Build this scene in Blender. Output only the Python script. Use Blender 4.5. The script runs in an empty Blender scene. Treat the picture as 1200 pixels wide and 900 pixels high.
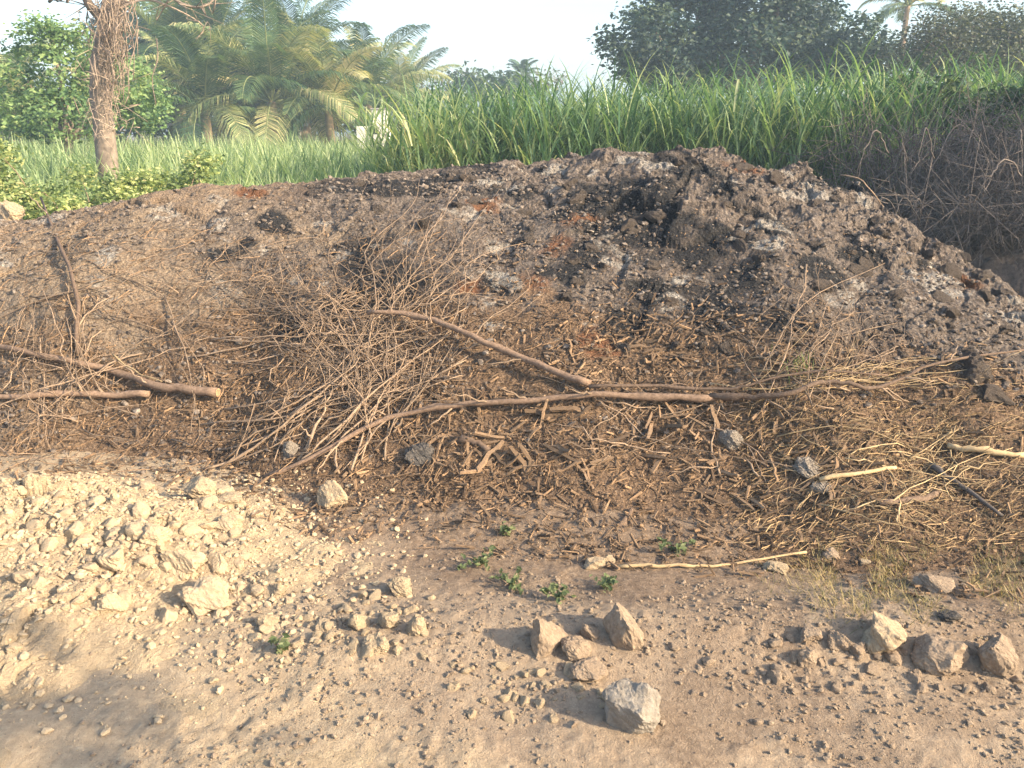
import bpy, math, random
import numpy as np
R = math.radians
rng = np.random.default_rng(7)
random.seed(7)
C = bpy.context.scene.collection
sc = bpy.context.scene

# ------------------------------------------------------------------ camera, sky, sun, exposure
FPX, PITCH, CAMZ = 942.0, R(17.6), 1.65
cam = bpy.data.cameras.new('camera'); co = bpy.data.objects.new('camera', cam); C.objects.link(co)
co.location = (0, 0, CAMZ); co.rotation_euler = (math.pi/2 - PITCH, 0, 0)
cam.sensor_width = 36; cam.lens = FPX/1200*36; cam.clip_start = .05; cam.clip_end = 3000
sc.camera = co
SUN_EL = R(25); SUN_DIR = np.array([.92, -.392])                   # horizontal direction towards the sun
w = bpy.data.worlds.new('World'); sc.world = w; w.use_nodes = True
nt = w.node_tree; sky = nt.nodes.new('ShaderNodeTexSky'); sky.sky_type = 'NISHITA'; sky.sun_disc = False
sky.sun_elevation = SUN_EL; sky.sun_rotation = math.atan2(SUN_DIR[0], SUN_DIR[1])
sky.air_density = 1.0; sky.dust_density = 3.0; sky.ozone_density = 1.2; sky.altitude = 0
nt.links.new(sky.outputs[0], nt.nodes['Background'].inputs[0]); nt.nodes['Background'].inputs[1].default_value = .15
sl = bpy.data.lights.new('sun', 'SUN'); sl.energy = 4.1; sl.angle = R(.55); sl.color = (1, .82, .575)
so = bpy.data.objects.new('sun', sl); C.objects.link(so)
from mathutils import Vector, Matrix, Euler
so.rotation_euler = Vector((SUN_DIR[0]*math.cos(SUN_EL), SUN_DIR[1]*math.cos(SUN_EL), math.sin(SUN_EL))).to_track_quat('Z', 'Y').to_euler()
vs = sc.view_settings; vs.view_transform = 'Standard'; vs.look = 'None'; vs.gamma = 1; vs.use_curve_mapping = False
vs.exposure = 1.52
sc.cycles.max_bounces = 6; sc.cycles.transparent_max_bounces = 8

# ------------------------------------------------------------------ noise
def _h(ix, iy, seed):
    n = (ix.astype(np.int64)*374761393 + iy.astype(np.int64)*668265263 + seed*974634777) & 0xffffffff
    n = ((n ^ (n >> 13))*1274126177) & 0xffffffff
    n = ((n ^ (n >> 16))*2246822519) & 0xffffffff
    return ((n ^ (n >> 15)) & 0xffffff)/float(0xffffff)
def vn(x, y, seed=0):
    ix = np.floor(x); iy = np.floor(y); fx = x-ix; fy = y-iy
    fx = fx*fx*fx*(fx*(fx*6-15)+10); fy = fy*fy*fy*(fy*(fy*6-15)+10)
    a = _h(ix, iy, seed); b = _h(ix+1, iy, seed); c = _h(ix, iy+1, seed); d = _h(ix+1, iy+1, seed)
    return (a*(1-fx)+b*fx)*(1-fy)+(c*(1-fx)+d*fx)*fy
def fbm(x, y, s, octv=4, seed=0, gain=.5):
    """about -1..1, s = size of the largest feature in metres"""
    o = 0; amp = 1; tot = 0; ca, sa = math.cos(.6), math.sin(.6)
    x = x/s; y = y/s
    for k in range(octv):
        o = o + amp*(vn(x, y, seed+k*17)*2-1); tot += amp; amp *= gain
        x, y = (x*ca-y*sa)*2.03+7.1, (x*sa+y*ca)*2.03-3.3
    return o/tot*1.6
def voro(x, y, s, seed=0):
    """cell noise: random height, tilt and crack distance of the nearest cell"""
    x = x/s; y = y/s; ix = np.floor(x); iy = np.floor(y)
    f1 = np.full(x.shape, 9.); f2 = f1.copy(); rid = np.zeros_like(x); tl = np.zeros_like(x)
    for i in (-1, 0, 1):
        for j in (-1, 0, 1):
            cx = ix+i; cy = iy+j
            dx = cx+_h(cx, cy, seed)-x; dy = cy+_h(cx, cy, seed+5)-y
            d = np.sqrt(dx*dx+dy*dy); nr = d < f1
            f2 = np.where(nr, f1, np.minimum(f2, d)); f1 = np.where(nr, d, f1)
            r = _h(cx, cy, seed+9)
            t = dx*(_h(cx, cy, seed+11)-.5)+dy*(_h(cx, cy, seed+13)-.5)
            rid = np.where(nr, r, rid); tl = np.where(nr, t, tl)
    return rid, tl, f2-f1
def sstep(a, b, x):
    t = np.clip((x-a)/(b-a), 0, 1); return t*t*(3-2*t)

# ------------------------------------------------------------------ pixel of the photograph <-> ray
FW = np.array([0, math.cos(PITCH), -math.sin(PITCH)]); UP = np.array([0, math.sin(PITCH), math.cos(PITCH)])
CAM = np.array([0, 0, CAMZ])
def ray(u, v):
    u = np.asarray(u, float); v = np.asarray(v, float)
    d = FW*FPX + np.stack([u-600, 0*u, 0*u], -1) - (v-450)[..., None]*UP
    return d/np.linalg.norm(d, axis=-1, keepdims=True)
def at_y(u, v, y):
    d = ray(u, v); return CAM + d*(y/d[..., 1])[..., None]
def at_z(u, v, z=0):
    d = ray(u, v); return CAM + d*((z-CAMZ)/d[..., 2])[..., None]
def depth(p): return (np.asarray(p)-CAM) @ FW

# ------------------------------------------------------------------ the lie of the land
crest = np.array([(-500, 275, 5.4), (-200, 262, 5.6), (0, 250, 5.8), (100, 240, 5.9), (200, 224, 6.), (300, 215, 6.1), (430, 206, 6.3), (560, 192, 6.5), (640, 183, 6.6),
    (720, 173, 6.7), (830, 175, 6.7), (860, 184, 6.6), (930, 197, 6.4), (1000, 221, 6.1), (1060, 254, 5.75), (1120, 288, 5.4), (1160, 318, 5.15), (1200, 345, 4.9), (1320, 420, 4.5), (1500, 500, 4.0)])
CR = at_y(crest[:, 0], crest[:, 1], crest[:, 2])
base = np.array([(-500, 535), (-200, 540), (0, 545), (250, 556), (400, 577), (600, 592), (800, 612), (1000, 640), (1200, 640), (1500, 645)])
BS = at_z(base[:, 0], base[:, 1])
def heap_s(x, y):
    yc = np.interp(x, CR[:, 0], CR[:, 1]); zc = np.interp(x, CR[:, 0], CR[:, 2]); yb = np.interp(x, BS[:, 0], BS[:, 1])
    yb = yb + .12*fbm(x, y*0, .9, 3, 60); yc = yc + .15*fbm(x, y*0+3, 1.1, 3, 61)
    return (y-yb)/(yc-yb), yc, zc
def heap_macro(x, y):
    s, yc, zc = heap_s(x, y)
    sc_ = np.clip(s, 0, 1)
    f = 1-(1-sc_**1.18)**1.75
    back = 1-np.clip((y-yc)/2.3, 0, 1)**1.6
    return np.where(s < 1, f, back)*zc - .10*(np.clip(-s, 0, 1)*4), s
def heap_h(x, y):
    m, s = heap_macro(x, y)
    top = sstep(.38, .7, s + .12*fbm(x, y, .8, 3, 77)); rgt = sstep(-.5, 1.5, x)
    wx = x+.08*fbm(x, y, .25, 2, 3); wy = y+.08*fbm(x, y, .25, 2, 4)
    r1, t1, c1 = voro((wx*.87+wy*.5)*.62, (wy*.87-wx*.5)*1.0, .27, 21)   # long slabs lying across the slope
    r2, t2, c2 = voro(x+.02*fbm(x, y, .08, 2, 5), y+.02*fbm(x, y, .08, 2, 6), .095, 22)
    r3, t3, c3 = voro(x, y, .04, 23)
    n = .075*fbm(x, y, .6, 5, 8) - .03 + .016*fbm(x, y, .12, 3, 12)
    cl = .075*(r1-.5) + .135*t1 - .03*(1-sstep(0, .14, c1)) + (.022*(r2-.5) + .04*t2)*sstep(-.5, .4, fbm(x, y, .4, 2, 14)) - .008*(1-sstep(0, .2, c2)) + .016*(r3-.5)+.03*t3
    amp = (.28 + .72*top)*(.42+.58*rgt)*np.clip(s*5+.15, 0, 1)
    return m + (n*(.4+.6*top)*(.6+.4*rgt) + cl*amp)*np.clip(s*4+.1, 0, 1)
def ground_h(x, y):
    near = np.exp(-(np.maximum(np.hypot(x, y-2.2)-4, 0)/4)**2)
    h = .035*fbm(x, y, 1.6, 4, 31) + .006*fbm(x, y, .2, 4, 32)
    # rutted track: two shallow wheel lines running across, a low ridge of pushed-up rubble between
    yy = y + .10*fbm(x, y*0, 2.2, 2, 33)
    ridge = np.exp(-((yy-(2.30+.02*x))/.17)**2)*sstep(-1.2, -.1, x)
    h = h + .05*ridge - .035*np.exp(-((yy-2.85)/.22)**2) - .03*np.exp(-((yy-1.55)/.25)**2)
    r, t, c = voro(x, y, .075, 35); r2, t2, c2 = voro(x, y, .032, 36)
    rough = sstep(-.1, .5, fbm(x, y, .6, 3, 37) + 1.1*ridge) 
    h = h + rough*((.007*(r-.4)+.014*t)*sstep(-.2, .5, fbm(x, y, .4, 2, 39)) + .006*(r2-.5)+.010*t2)
    return h*near
PC = (-1.95, 3.02)
def pile_h(x, y):
    dx = (x-PC[0])/1.25; dy = (y-PC[1])/np.where(y > PC[1], .62, .86)
    d = np.sqrt(dx*dx+dy*dy) + .22*fbm(x, y, .55, 4, 41)
    m = .26*np.clip(1-d**1.2, -.12, 1)-.012
    m = m*(1-.25*sstep(0, -1, (x-PC[0])))
    r, t, c = voro(x+.04*fbm(x, y, .15, 2, 2), y+.04*fbm(x, y, .15, 2, 1), .16, 43); r2, t2, c2 = voro(x, y, .06, 44); r3, t3, c3 = voro(x, y, .028, 45)
    k = sstep(-.1, .3, m)
    lum = .05*(r-.5)+.10*t-.02*(1-sstep(0, .12, c)) + .022*(r2-.5)+.045*t2-.01*(1-sstep(0, .15, c2)) + .012*(r3-.5)+.02*t3
    return m + k*lum*(.5+.5*sstep(-.2, .3, fbm(x, y, .5, 2, 46))) + .02*fbm(x, y, .3, 3, 47)
BKC = (5.6, 8.6)
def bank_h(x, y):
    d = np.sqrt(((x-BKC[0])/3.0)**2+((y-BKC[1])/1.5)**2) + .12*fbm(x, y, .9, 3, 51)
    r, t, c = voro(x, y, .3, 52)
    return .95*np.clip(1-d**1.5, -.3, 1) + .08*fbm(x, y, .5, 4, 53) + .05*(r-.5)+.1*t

GX0, GX1, GY0, GY1, GS = -7., 7., .7, 10., .016
gx = np.arange(GX0, GX1, GS); gy = np.arange(GY0, GY1, GS)
XX, YY = np.meshgrid(gx, gy)
HM = np.maximum(np.maximum(ground_h(XX, YY), heap_h(XX, YY)), pile_h(XX, YY))
def H(x, y):
    fx = np.clip((x-GX0)/GS, 0, len(gx)-2.001); fy = np.clip((y-GY0)/GS, 0, len(gy)-2.001)
    i = fx.astype(int); j = fy.astype(int); a = fx-i; b = fy-j
    return (HM[j, i]*(1-a)+HM[j, i+1]*a)*(1-b)+(HM[j+1, i]*(1-a)+HM[j+1, i+1]*a)*b
def nrm(x, y, e=.05):
    n = np.stack([H(x-e, y)-H(x+e, y), H(x, y-e)-H(x, y+e), np.full(np.shape(x), 2*e)], -1)
    return n/np.linalg.norm(n, axis=-1, keepdims=True)
TT = np.linspace(1.2, 11, 900)
def hit(u, v):
    """points of the land seen at pixels u, v"""
    u = np.atleast_1d(np.asarray(u, float)); v = np.atleast_1d(np.asarray(v, float)); out = np.zeros((len(u), 3))
    for k in range(len(u)):
        P = CAM + ray(u[k], v[k])*TT[:, None]
        b = np.nonzero(P[:, 2] < H(P[:, 0], P[:, 1]))[0]
        out[k] = P[b[0]] if len(b) else P[-1] if P[-1, 2] < .5 else at_y(u[k], v[k], 6.4)
    return out

# ------------------------------------------------------------------ mesh helpers
def mesh(name, v, f, mat, smooth=False, attr=None, var=None):
    v = np.asarray(v, np.float32).reshape(-1, 3); me = bpy.data.meshes.new(name)
    if isinstance(f, np.ndarray):
        f = f.astype(np.int32); k = f.shape[1]
        me.vertices.add(len(v)); me.vertices.foreach_set('co', v.ravel())
        me.loops.add(f.size); me.loops.foreach_set('vertex_index', f.ravel())
        me.polygons.add(len(f)); me.polygons.foreach_set('loop_start', np.arange(0, f.size, k, dtype=np.int32))
        me.polygons.foreach_set('loop_total', np.full(len(f), k, np.int32))
        me.update(calc_edges=True); me.validate()
    else:
        me.from_pydata(v.tolist(), [], f); me.update()
    me.polygons.foreach_set('use_smooth', np.full(len(me.polygons), smooth))
    if attr is not None:
        a = me.color_attributes.new('mask', 'FLOAT_COLOR', 'POINT'); a.data.foreach_set('color', np.asarray(attr, np.float32).ravel())
    if var is not None:
        a = me.attributes.new('var', 'FLOAT', 'POINT'); a.data.foreach_set('value', np.asarray(var, np.float32).ravel())
    me.materials.append(mat); return me
def obj(name, me, parent=None, loc=None):
    o = bpy.data.objects.new(name, me); C.objects.link(o)
    if parent: o.parent = parent
    if loc is not None: o.location = loc
    return o
def tag(o, label=None, cat=None, group=None, kind=None):
    if label: o['label'] = label
    if cat: o['category'] = cat
    if group: o['group'] = group
    if kind: o['kind'] = kind
    return o
def empty(name, loc, label, cat, group=None):
    o = bpy.data.objects.new(name, None); C.objects.link(o); o.location = loc; o.empty_display_size = .1
    return tag(o, label, cat, group)
def gridf(nx, ny):
    i = np.arange(nx-1)[None, :]+np.arange(ny-1)[:, None]*nx
    return np.stack([i, i+1, i+1+nx, i+nx], -1).reshape(-1, 4)
def instances(tv, tf, rot, loc, scale):
    """many copies of one small shape in one array: tv (n,3), rot (N,3,3), loc (N,3), scale (N,3)"""
    V = np.einsum('nij,nkj->nki', rot, tv[None]*scale[:, None, :]) + loc[:, None, :]
    F = tf[None]+(np.arange(len(loc))*len(tv))[:, None, None]
    return V.reshape(-1, 3), F.reshape(-1, tf.shape[1])
def rotz_n(n, yaw):
    """frames with z along n and x turned by yaw"""
    a = np.stack([np.cos(yaw), np.sin(yaw), 0*yaw], -1)
    x = a-(a*n).sum(-1, keepdims=True)*n; x /= np.linalg.norm(x, axis=-1, keepdims=True)
    y = np.cross(n, x); return np.stack([x, y, n], -1)
def tilt(n, k):
    n = n + rng.normal(0, k, n.shape); return n/np.linalg.norm(n, axis=-1, keepdims=True)
class Tubes:
    def __init__(s): s.v = []; s.f = []; s.n = 0
    def add(s, P, r, k=6, cap=True):
        P = np.asarray(P, float); m = len(P); r = np.broadcast_to(np.asarray(r, float), (m,))
        T = np.gradient(P, axis=0); T /= np.linalg.norm(T, axis=1, keepdims=True)+1e-9
        ref = np.array([.3, .2, .93]) if abs(T[0, 2]) < .85 else np.array([.95, .3, 0])
        A = np.cross(T, ref); A /= np.linalg.norm(A, axis=1, keepdims=True)+1e-9; B = np.cross(T, A)
        an = np.arange(k)/k*2*math.pi
        V = P[:, None]+r[:, None, None]*(np.cos(an)[None, :, None]*A[:, None]+np.sin(an)[None, :, None]*B[:, None])
        i = np.arange(m-1)[:, None]*k; j = np.arange(k)[None]; j2 = (j+1) % k
        F = np.stack([i+j, i+j2, i+k+j2, i+k+j], -1).reshape(-1, 4)+s.n
        s.v.append(V.reshape(-1, 3)); s.f += F.tolist()
        if cap: s.f.append([s.n+q for q in range(k)][::-1]); s.f.append([s.n+(m-1)*k+q for q in range(k)])
        s.n += m*k
    def mesh(s, name, mat, smooth=True): return mesh(name, np.concatenate(s.v), s.f, mat, smooth)
def spline(P, n):
    P = np.asarray(P, float)
    if len(P) < 3: t = np.linspace(0, 1, n)[:, None]; return P[0]*(1-t)+P[-1]*t
    Q = np.vstack([2*P[0]-P[1], P, 2*P[-1]-P[-2]]); out = []
    for t in np.linspace(0, len(P)-1-1e-6, n):
        i = int(t); t -= i; a, b, c, d = Q[i:i+4]
        out.append(.5*((2*b)+(-a+c)*t+(2*a-5*b+4*c-d)*t*t+(-a+3*b-3*c+d)*t**3))
    return np.array(out)
import bmesh
def ico(sub):
    bm = bmesh.new(); bmesh.ops.create_icosphere(bm, subdivisions=sub, radius=1)
    v = np.array([x.co[:] for x in bm.verts]); f = np.array([[q.index for q in p.verts] for p in bm.faces]); bm.free(); return v, f
ICO = {k: ico(k) for k in (1, 2, 3, 4, 5)}
def n3(p, s, seed):
    """cheap 3-D noise out of three 2-D slices"""
    return (fbm(p[:, 0]+p[:, 2]*.7, p[:, 1]-p[:, 2]*.6, s, 3, seed)+fbm(p[:, 1]+5, p[:, 2]+p[:, 0]*.5, s, 3, seed+3))*.5
def rock_shape(sub, seed, rough=.25, facets=7, crumb=.05):
    v, f = ICO[sub]; v = v.copy(); q = np.random.default_rng(seed)
    for k in range(facets):                                            # flat broken faces
        n = q.normal(size=3); n /= np.linalg.norm(n); d = q.uniform(.46, .8); e = np.maximum(v@n-d, 0); v = v-n*(e*.92)[:, None]
    v = v*(1+rough*n3(v, 1.1, seed)[:, None]+crumb*n3(v, .3, seed+40)[:, None])
    if sub >= 4: v = v*(1+crumb*.6*n3(v, .1, seed+80)[:, None])
    v -= (v.max(0)+v.min(0))/2; return v/(np.abs(v).max(0)), f

# ------------------------------------------------------------------ materials
class M:
    def __init__(s, name, rough=.95, spec=.15):
        s.m = bpy.data.materials.new(name); s.m.use_nodes = True; s.t = s.m.node_tree; s.b = s.t.nodes['Principled BSDF']
        s.b.inputs['Roughness'].default_value = rough; s.b.inputs['Specular IOR Level'].default_value = spec
        s.tc = s.t.nodes.new('ShaderNodeTexCoord').outputs['Object']
    def lk(s, a, b): s.t.links.new(a, b)
    def noise(s, scale, detail=6, rough=.6, co=None, dist=0):
        n = s.t.nodes.new('ShaderNodeTexNoise'); n.inputs['Scale'].default_value = scale; n.inputs['Detail'].default_value = detail
        n.inputs['Roughness'].default_value = rough; n.inputs['Distortion'].default_value = dist; s.lk(co or s.tc, n.inputs['Vector']); return n.outputs['Fac']
    def voro(s, scale, feat='F1'):
        n = s.t.nodes.new('ShaderNodeTexVoronoi'); n.inputs['Scale'].default_value = scale; n.feature = feat; s.lk(s.tc, n.inputs['Vector']); return n.outputs['Distance']
    def ramp(s, f, stops):
        n = s.t.nodes.new('ShaderNodeValToRGB'); e = n.color_ramp.elements
        while len(e) < len(stops): e.new(.5)
        for k, (p, c) in enumerate(stops): e[k].position = p; e[k].color = (*c, 1) if len(c) == 3 else c
        s.lk(f, n.inputs[0]); return n.outputs[0]
    def mix(s, f, a, b, mode='MIX'):
        n = s.t.nodes.new('ShaderNodeMix'); n.data_type = 'RGBA'; n.blend_type = mode
        for sock, x in ((n.inputs[0], f), (n.inputs[6], a), (n.inputs[7], b)):
            if isinstance(x, (int, float)): sock.default_value = x
            elif isinstance(x, tuple): sock.default_value = (*x, 1)
            else: s.lk(x, sock)
        return n.outputs[2]
    def math(s, op, a, b=0., cl=False):
        n = s.t.nodes.new('ShaderNodeMath'); n.operation = op; n.use_clamp = cl
        for k, x in enumerate((a, b)):
            if isinstance(x, (int, float)): n.inputs[k].default_value = x
            else: s.lk(x, n.inputs[k])
        return n.outputs[0]
    def attr(s, name='mask'):
        n = s.t.nodes.new('ShaderNodeAttribute'); n.attribute_name = name; return n
    def chan(s):
        n = s.attr(); q = s.t.nodes.new('ShaderNodeSeparateColor'); s.lk(n.outputs['Color'], q.inputs[0]); return q.outputs[0], q.outputs[1], q.outputs[2], n.outputs['Alpha']
    def col(s, c):
        if isinstance(c, tuple): s.b.inputs['Base Color'].default_value = (*c, 1)
        else: s.lk(c, s.b.inputs['Base Color'])
        return s
    def bump(s, f, d=.01, st=.6):
        n = s.t.nodes.new('ShaderNodeBump'); n.inputs['Distance'].default_value = d; n.inputs['Strength'].default_value = st; s.lk(f, n.inputs['Height'])
        s.lk(n.outputs[0], s.b.inputs['Normal']); return s
    def translucent(s, c, k=.4):
        tr = s.t.nodes.new('ShaderNodeBsdfTranslucent'); mx = s.t.nodes.new('ShaderNodeMixShader'); mx.inputs[0].default_value = k
        if isinstance(c, tuple): tr.inputs[0].default_value = (*c, 1)
        else: s.lk(c, tr.inputs[0])
        s.lk(s.b.outputs[0], mx.inputs[1]); s.lk(tr.outputs[0], mx.inputs[2]); s.lk(mx.outputs[0], s.t.nodes['Material Output'].inputs[0]); return s
    def edge(s, mask, lo, hi, n):                                    # mask sharpened with a noise edge
        return s.ramp(s.math('ADD', mask, s.math('MULTIPLY', s.math('SUBTRACT', n, .5), .9)), [(lo, (0, 0, 0)), (hi, (1, 1, 1))])

def mat_ground():
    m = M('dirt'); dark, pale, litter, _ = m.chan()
    n1 = m.noise(2.2, 8, .65); n2 = m.noise(38, 8, .7); n3_ = m.noise(160, 4, .7)
    sand = m.ramp(n1, [(.3, (.20, .152, .112)), (.5, (.295, .222, .152)), (.7, (.365, .28, .19))])
    sand = m.mix(.55, sand, m.ramp(n2, [(.3, (.18, .13, .095)), (.5, (.30, .225, .155)), (.68, (.43, .335, .235))]))
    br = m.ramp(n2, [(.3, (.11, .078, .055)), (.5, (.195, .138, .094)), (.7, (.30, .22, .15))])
    pl = m.ramp(n2, [(.3, (.28, .213, .142)), (.55, (.38, .292, .194)), (.7, (.47, .37, .25))])
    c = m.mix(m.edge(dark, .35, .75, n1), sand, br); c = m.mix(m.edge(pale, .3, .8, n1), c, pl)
    c = m.mix(m.ramp(n3_, [(.60, (0, 0, 0)), (.68, (.5, .5, .5))]), c, (.55, .45, .32))
    m.col(c).bump(m.math('ADD', n2, m.math('MULTIPLY', n3_, .5)), .012, .8); return m.m
def mat_heap():
    m = M('burnt_compost'); char, ash, red, chip = m.chan()
    n1 = m.noise(3, 8, .7); n2 = m.noise(26, 8, .72); n3_ = m.noise(95, 6, .7); v = m.voro(42)
    c = m.ramp(n2, [(.30, (.02, .016, .014)), (.43, (.082, .064, .053)), (.56, (.19, .152, .125)), (.70, (.40, .335, .275))])
    c = m.mix(m.ramp(n1, [(.42, (0, 0, 0)), (.62, (.55, .55, .55))]), c, m.ramp(n3_, [(.35, (.11, .088, .073)), (.6, (.29, .238, .195))]))
    ch = m.ramp(n3_, [(.3, (.09, .058, .038)), (.5, (.19, .125, .08)), (.66, (.33, .23, .15))])
    c = m.mix(m.edge(m.attr('var').outputs['Fac'], .35, 1.0, n2), c, m.ramp(n3_, [(.3, (.17, .125, .085)), (.5, (.30, .225, .155)), (.68, (.44, .345, .25))]))
    c = m.mix(m.edge(chip, .35, .7, n1), c, ch)
    c = m.mix(m.edge(red, .45, .85, n2), c, m.ramp(n3_, [(.3, (.12, .055, .03)), (.65, (.22, .11, .06))]))
    c = m.mix(m.edge(char, .42, .72, n2), c, m.ramp(n3_, [(.35, (.012, .012, .014)), (.7, (.06, .056, .054))]))
    c = m.mix(m.edge(ash, .45, .9, n2), c, m.ramp(n3_, [(.35, (.15, .13, .11)), (.62, (.50, .455, .395))]))
    fl = m.noise(14, 10, .8); c = m.mix(m.ramp(fl, [(.58, (0, 0, 0)), (.68, (.55, .55, .55))]), c, m.ramp(n3_, [(.35, (.17, .145, .12)), (.62, (.46, .41, .35))]))
    m.col(c).bump(m.math('ADD', m.math('ADD', n2, m.math('MULTIPLY', v, .7)), m.math('MULTIPLY', n3_, .8)), .03, 1); return m.m
def mat_soil(name, lo, mid, hi, sc1=30, bd=.012):
    m = M(name); n2 = m.noise(sc1, 8, .7); n1 = m.noise(sc1/7, 4); c = m.ramp(n2, [(.3, lo), (.5, mid), (.7, hi)])
    c = m.mix(m.ramp(n1, [(.4, (0, 0, 0)), (.65, (.5, .5, .5))]), c, mid)
    n3_ = m.noise(sc1*4, 5, .7); m.col(c).bump(m.math('ADD', n2, m.math('MULTIPLY', n3_, .5)), bd, .8); return m.m
def mat_bark(name, lo, hi, var=False, sc1=40):
    m = M(name, .85, .2); n = m.noise(sc1, 6, .7); c = m.ramp(n, [(.3, lo), (.7, hi)])
    oi = m.t.nodes.new('ShaderNodeObjectInfo'); c = m.mix(1, c, m.ramp(oi.outputs['Random'], [(0, (.62, .60, .58)), (1, (1.25, 1.18, 1.1))]), 'MULTIPLY')
    if var: c = m.mix(1, c, m.ramp(m.attr('var').outputs['Fac'], [(0, (.35, .33, .32)), (.6, (.9, .9, .9)), (1, (1.5, 1.42, 1.28))]), 'MULTIPLY')
    m.col(c).bump(n, .004, .6); return m.m
def mat_leaf(name, stops, tr=.35, rough=.55):
    m = M(name, rough, .3); c = m.ramp(m.attr('var').outputs['Fac'], stops)
    n = m.noise(1.1, 3); c = m.mix(1, c, m.ramp(n, [(.3, (.75, .78, .75)), (.7, (1.2, 1.15, 1.05))]), 'MULTIPLY')
    m.col(c); t = m.mix(1, c, (1.3, 1.35, .7), 'MULTIPLY'); m.translucent(t, tr); return m.m
G_, HP = mat_ground(), mat_heap()
PALE = mat_soil('pale_clay', (.28, .212, .138), (.40, .308, .20), (.50, .395, .265), 30, .02)
CLAYROCK = mat_soil('clay_rock', (.21, .16, .108), (.34, .262, .172), (.44, .35, .24), 5, .005)
TANROCK = mat_soil('tan_rock', (.165, .122, .086), (.27, .203, .143), (.37, .288, .205), 5, .005)
GREYROCK = mat_soil('grey_rock', (.17, .14, .108), (.235, .205, .168), (.33, .295, .25), 3, .006)
GRIT_TAN = mat_soil('tan_grit', (.165, .125, .092), (.25, .19, .135), (.33, .258, .182), 60, .003)
GRIT_PALE = mat_soil('pale_grit', (.20, .152, .108), (.28, .215, .15), (.37, .292, .207), 60, .003)
GRIT_CLAY = mat_soil('clay_grit', (.31, .238, .153), (.42, .325, .212), (.52, .41, .28), 60, .003)
GRIT_HEAP = mat_soil('heap_grit', (.026, .021, .018), (.13, .104, .085), (.40, .335, .275), 22, .006)
PALEROCK = mat_soil('pale_lump', (.28, .212, .14), (.385, .297, .195), (.47, .372, .255), 5, .004)
ASH = mat_soil('ash_crust', (.06, .048, .038), (.24, .20, .16), (.56, .50, .42), 9, .012)
CHARM = mat_soil('charred_lump', (.035, .031, .028), (.09, .08, .07), (.22, .19, .165), 6, .008)
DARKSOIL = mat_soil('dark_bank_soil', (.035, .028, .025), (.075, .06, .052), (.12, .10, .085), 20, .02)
TWIG = mat_bark('dry_twig', (.17, .125, .09), (.36, .275, .20))
BRANCH = mat_bark('branch_bark', (.115, .08, .058), (.27, .195, .145), sc1=60)
GREYTWIG = mat_bark('grey_dead_twig', (.075, .066, .063), (.21, .185, .17))
CUTWOOD = mat_bark('cut_wood', (.22, .15, .09), (.34, .235, .145))
CHIP = mat_bark('wood_chip', (.13, .09, .06), (.33, .235, .155), True)
STRAW = mat_bark('dry_straw', (.26, .19, .115), (.42, .32, .20), True)
REED = mat_bark('dry_reed', (.32, .24, .14), (.50, .39, .235))
TRUNK = mat_bark('tree_trunk_bark', (.14, .115, .095), (.34, .285, .24), sc1=14)
VINE = mat_bark('dry_vine', (.24, .19, .155), (.42, .345, .285))
PALMTRUNK = mat_bark('palm_trunk', (.22, .165, .11), (.42, .33, .23), sc1=6)
TALLG = mat_leaf('tall_grass_blade', [(0, (.03, .078, .052)), (.4, (.105, .20, .108)), (.7, (.29, .39, .21)), (1, (.58, .58, .34))], .4)
CROP = mat_leaf('crop_blade', [(0, (.10, .18, .09)), (.5, (.29, .38, .20)), (1, (.54, .59, .36))], .45)
WEED = mat_leaf('weed_leaf', [(0, (.07, .12, .045)), (.4, (.23, .30, .12)), (.8, (.44, .48, .20)), (1, (.60, .55, .30))], .4)
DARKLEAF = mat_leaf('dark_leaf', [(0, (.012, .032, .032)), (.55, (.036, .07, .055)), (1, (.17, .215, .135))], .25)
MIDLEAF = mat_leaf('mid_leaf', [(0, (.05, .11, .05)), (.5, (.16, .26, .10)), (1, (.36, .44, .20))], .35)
GREYLEAF = mat_leaf('grey_leaf', [(0, (.045, .055, .042)), (.6, (.085, .10, .065)), (1, (.19, .20, .12))], .25)
CREEPLEAF = mat_leaf('creeper_leaf', [(0, (.03, .06, .035)), (.6, (.065, .11, .055)), (1, (.15, .19, .09))], .3)
BLUELEAF = mat_leaf('far_leaf', [(0, (.025, .05, .03)), (.6, (.05, .09, .045)), (1, (.11, .15, .07))], .25)
PALMLEAF = mat_leaf('palm_leaflet', [(0, (.025, .065, .038)), (.5, (.095, .16, .075)), (.8, (.30, .33, .155)), (1, (.62, .54, .31))], .3, .4)
WHITEW = mat_soil('white_wash', (.45, .41, .36), (.66, .62, .56), (.74, .70, .64), 5, .004)
ROOFM = mat_soil('weathered_sheet', (.25, .23, .21), (.34, .32, .30), (.42, .40, .37), 3, .004)
DARKW = mat_soil('dark_opening', (.02, .02, .022), (.03, .03, .03), (.04, .04, .04), 3, .002)

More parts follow.
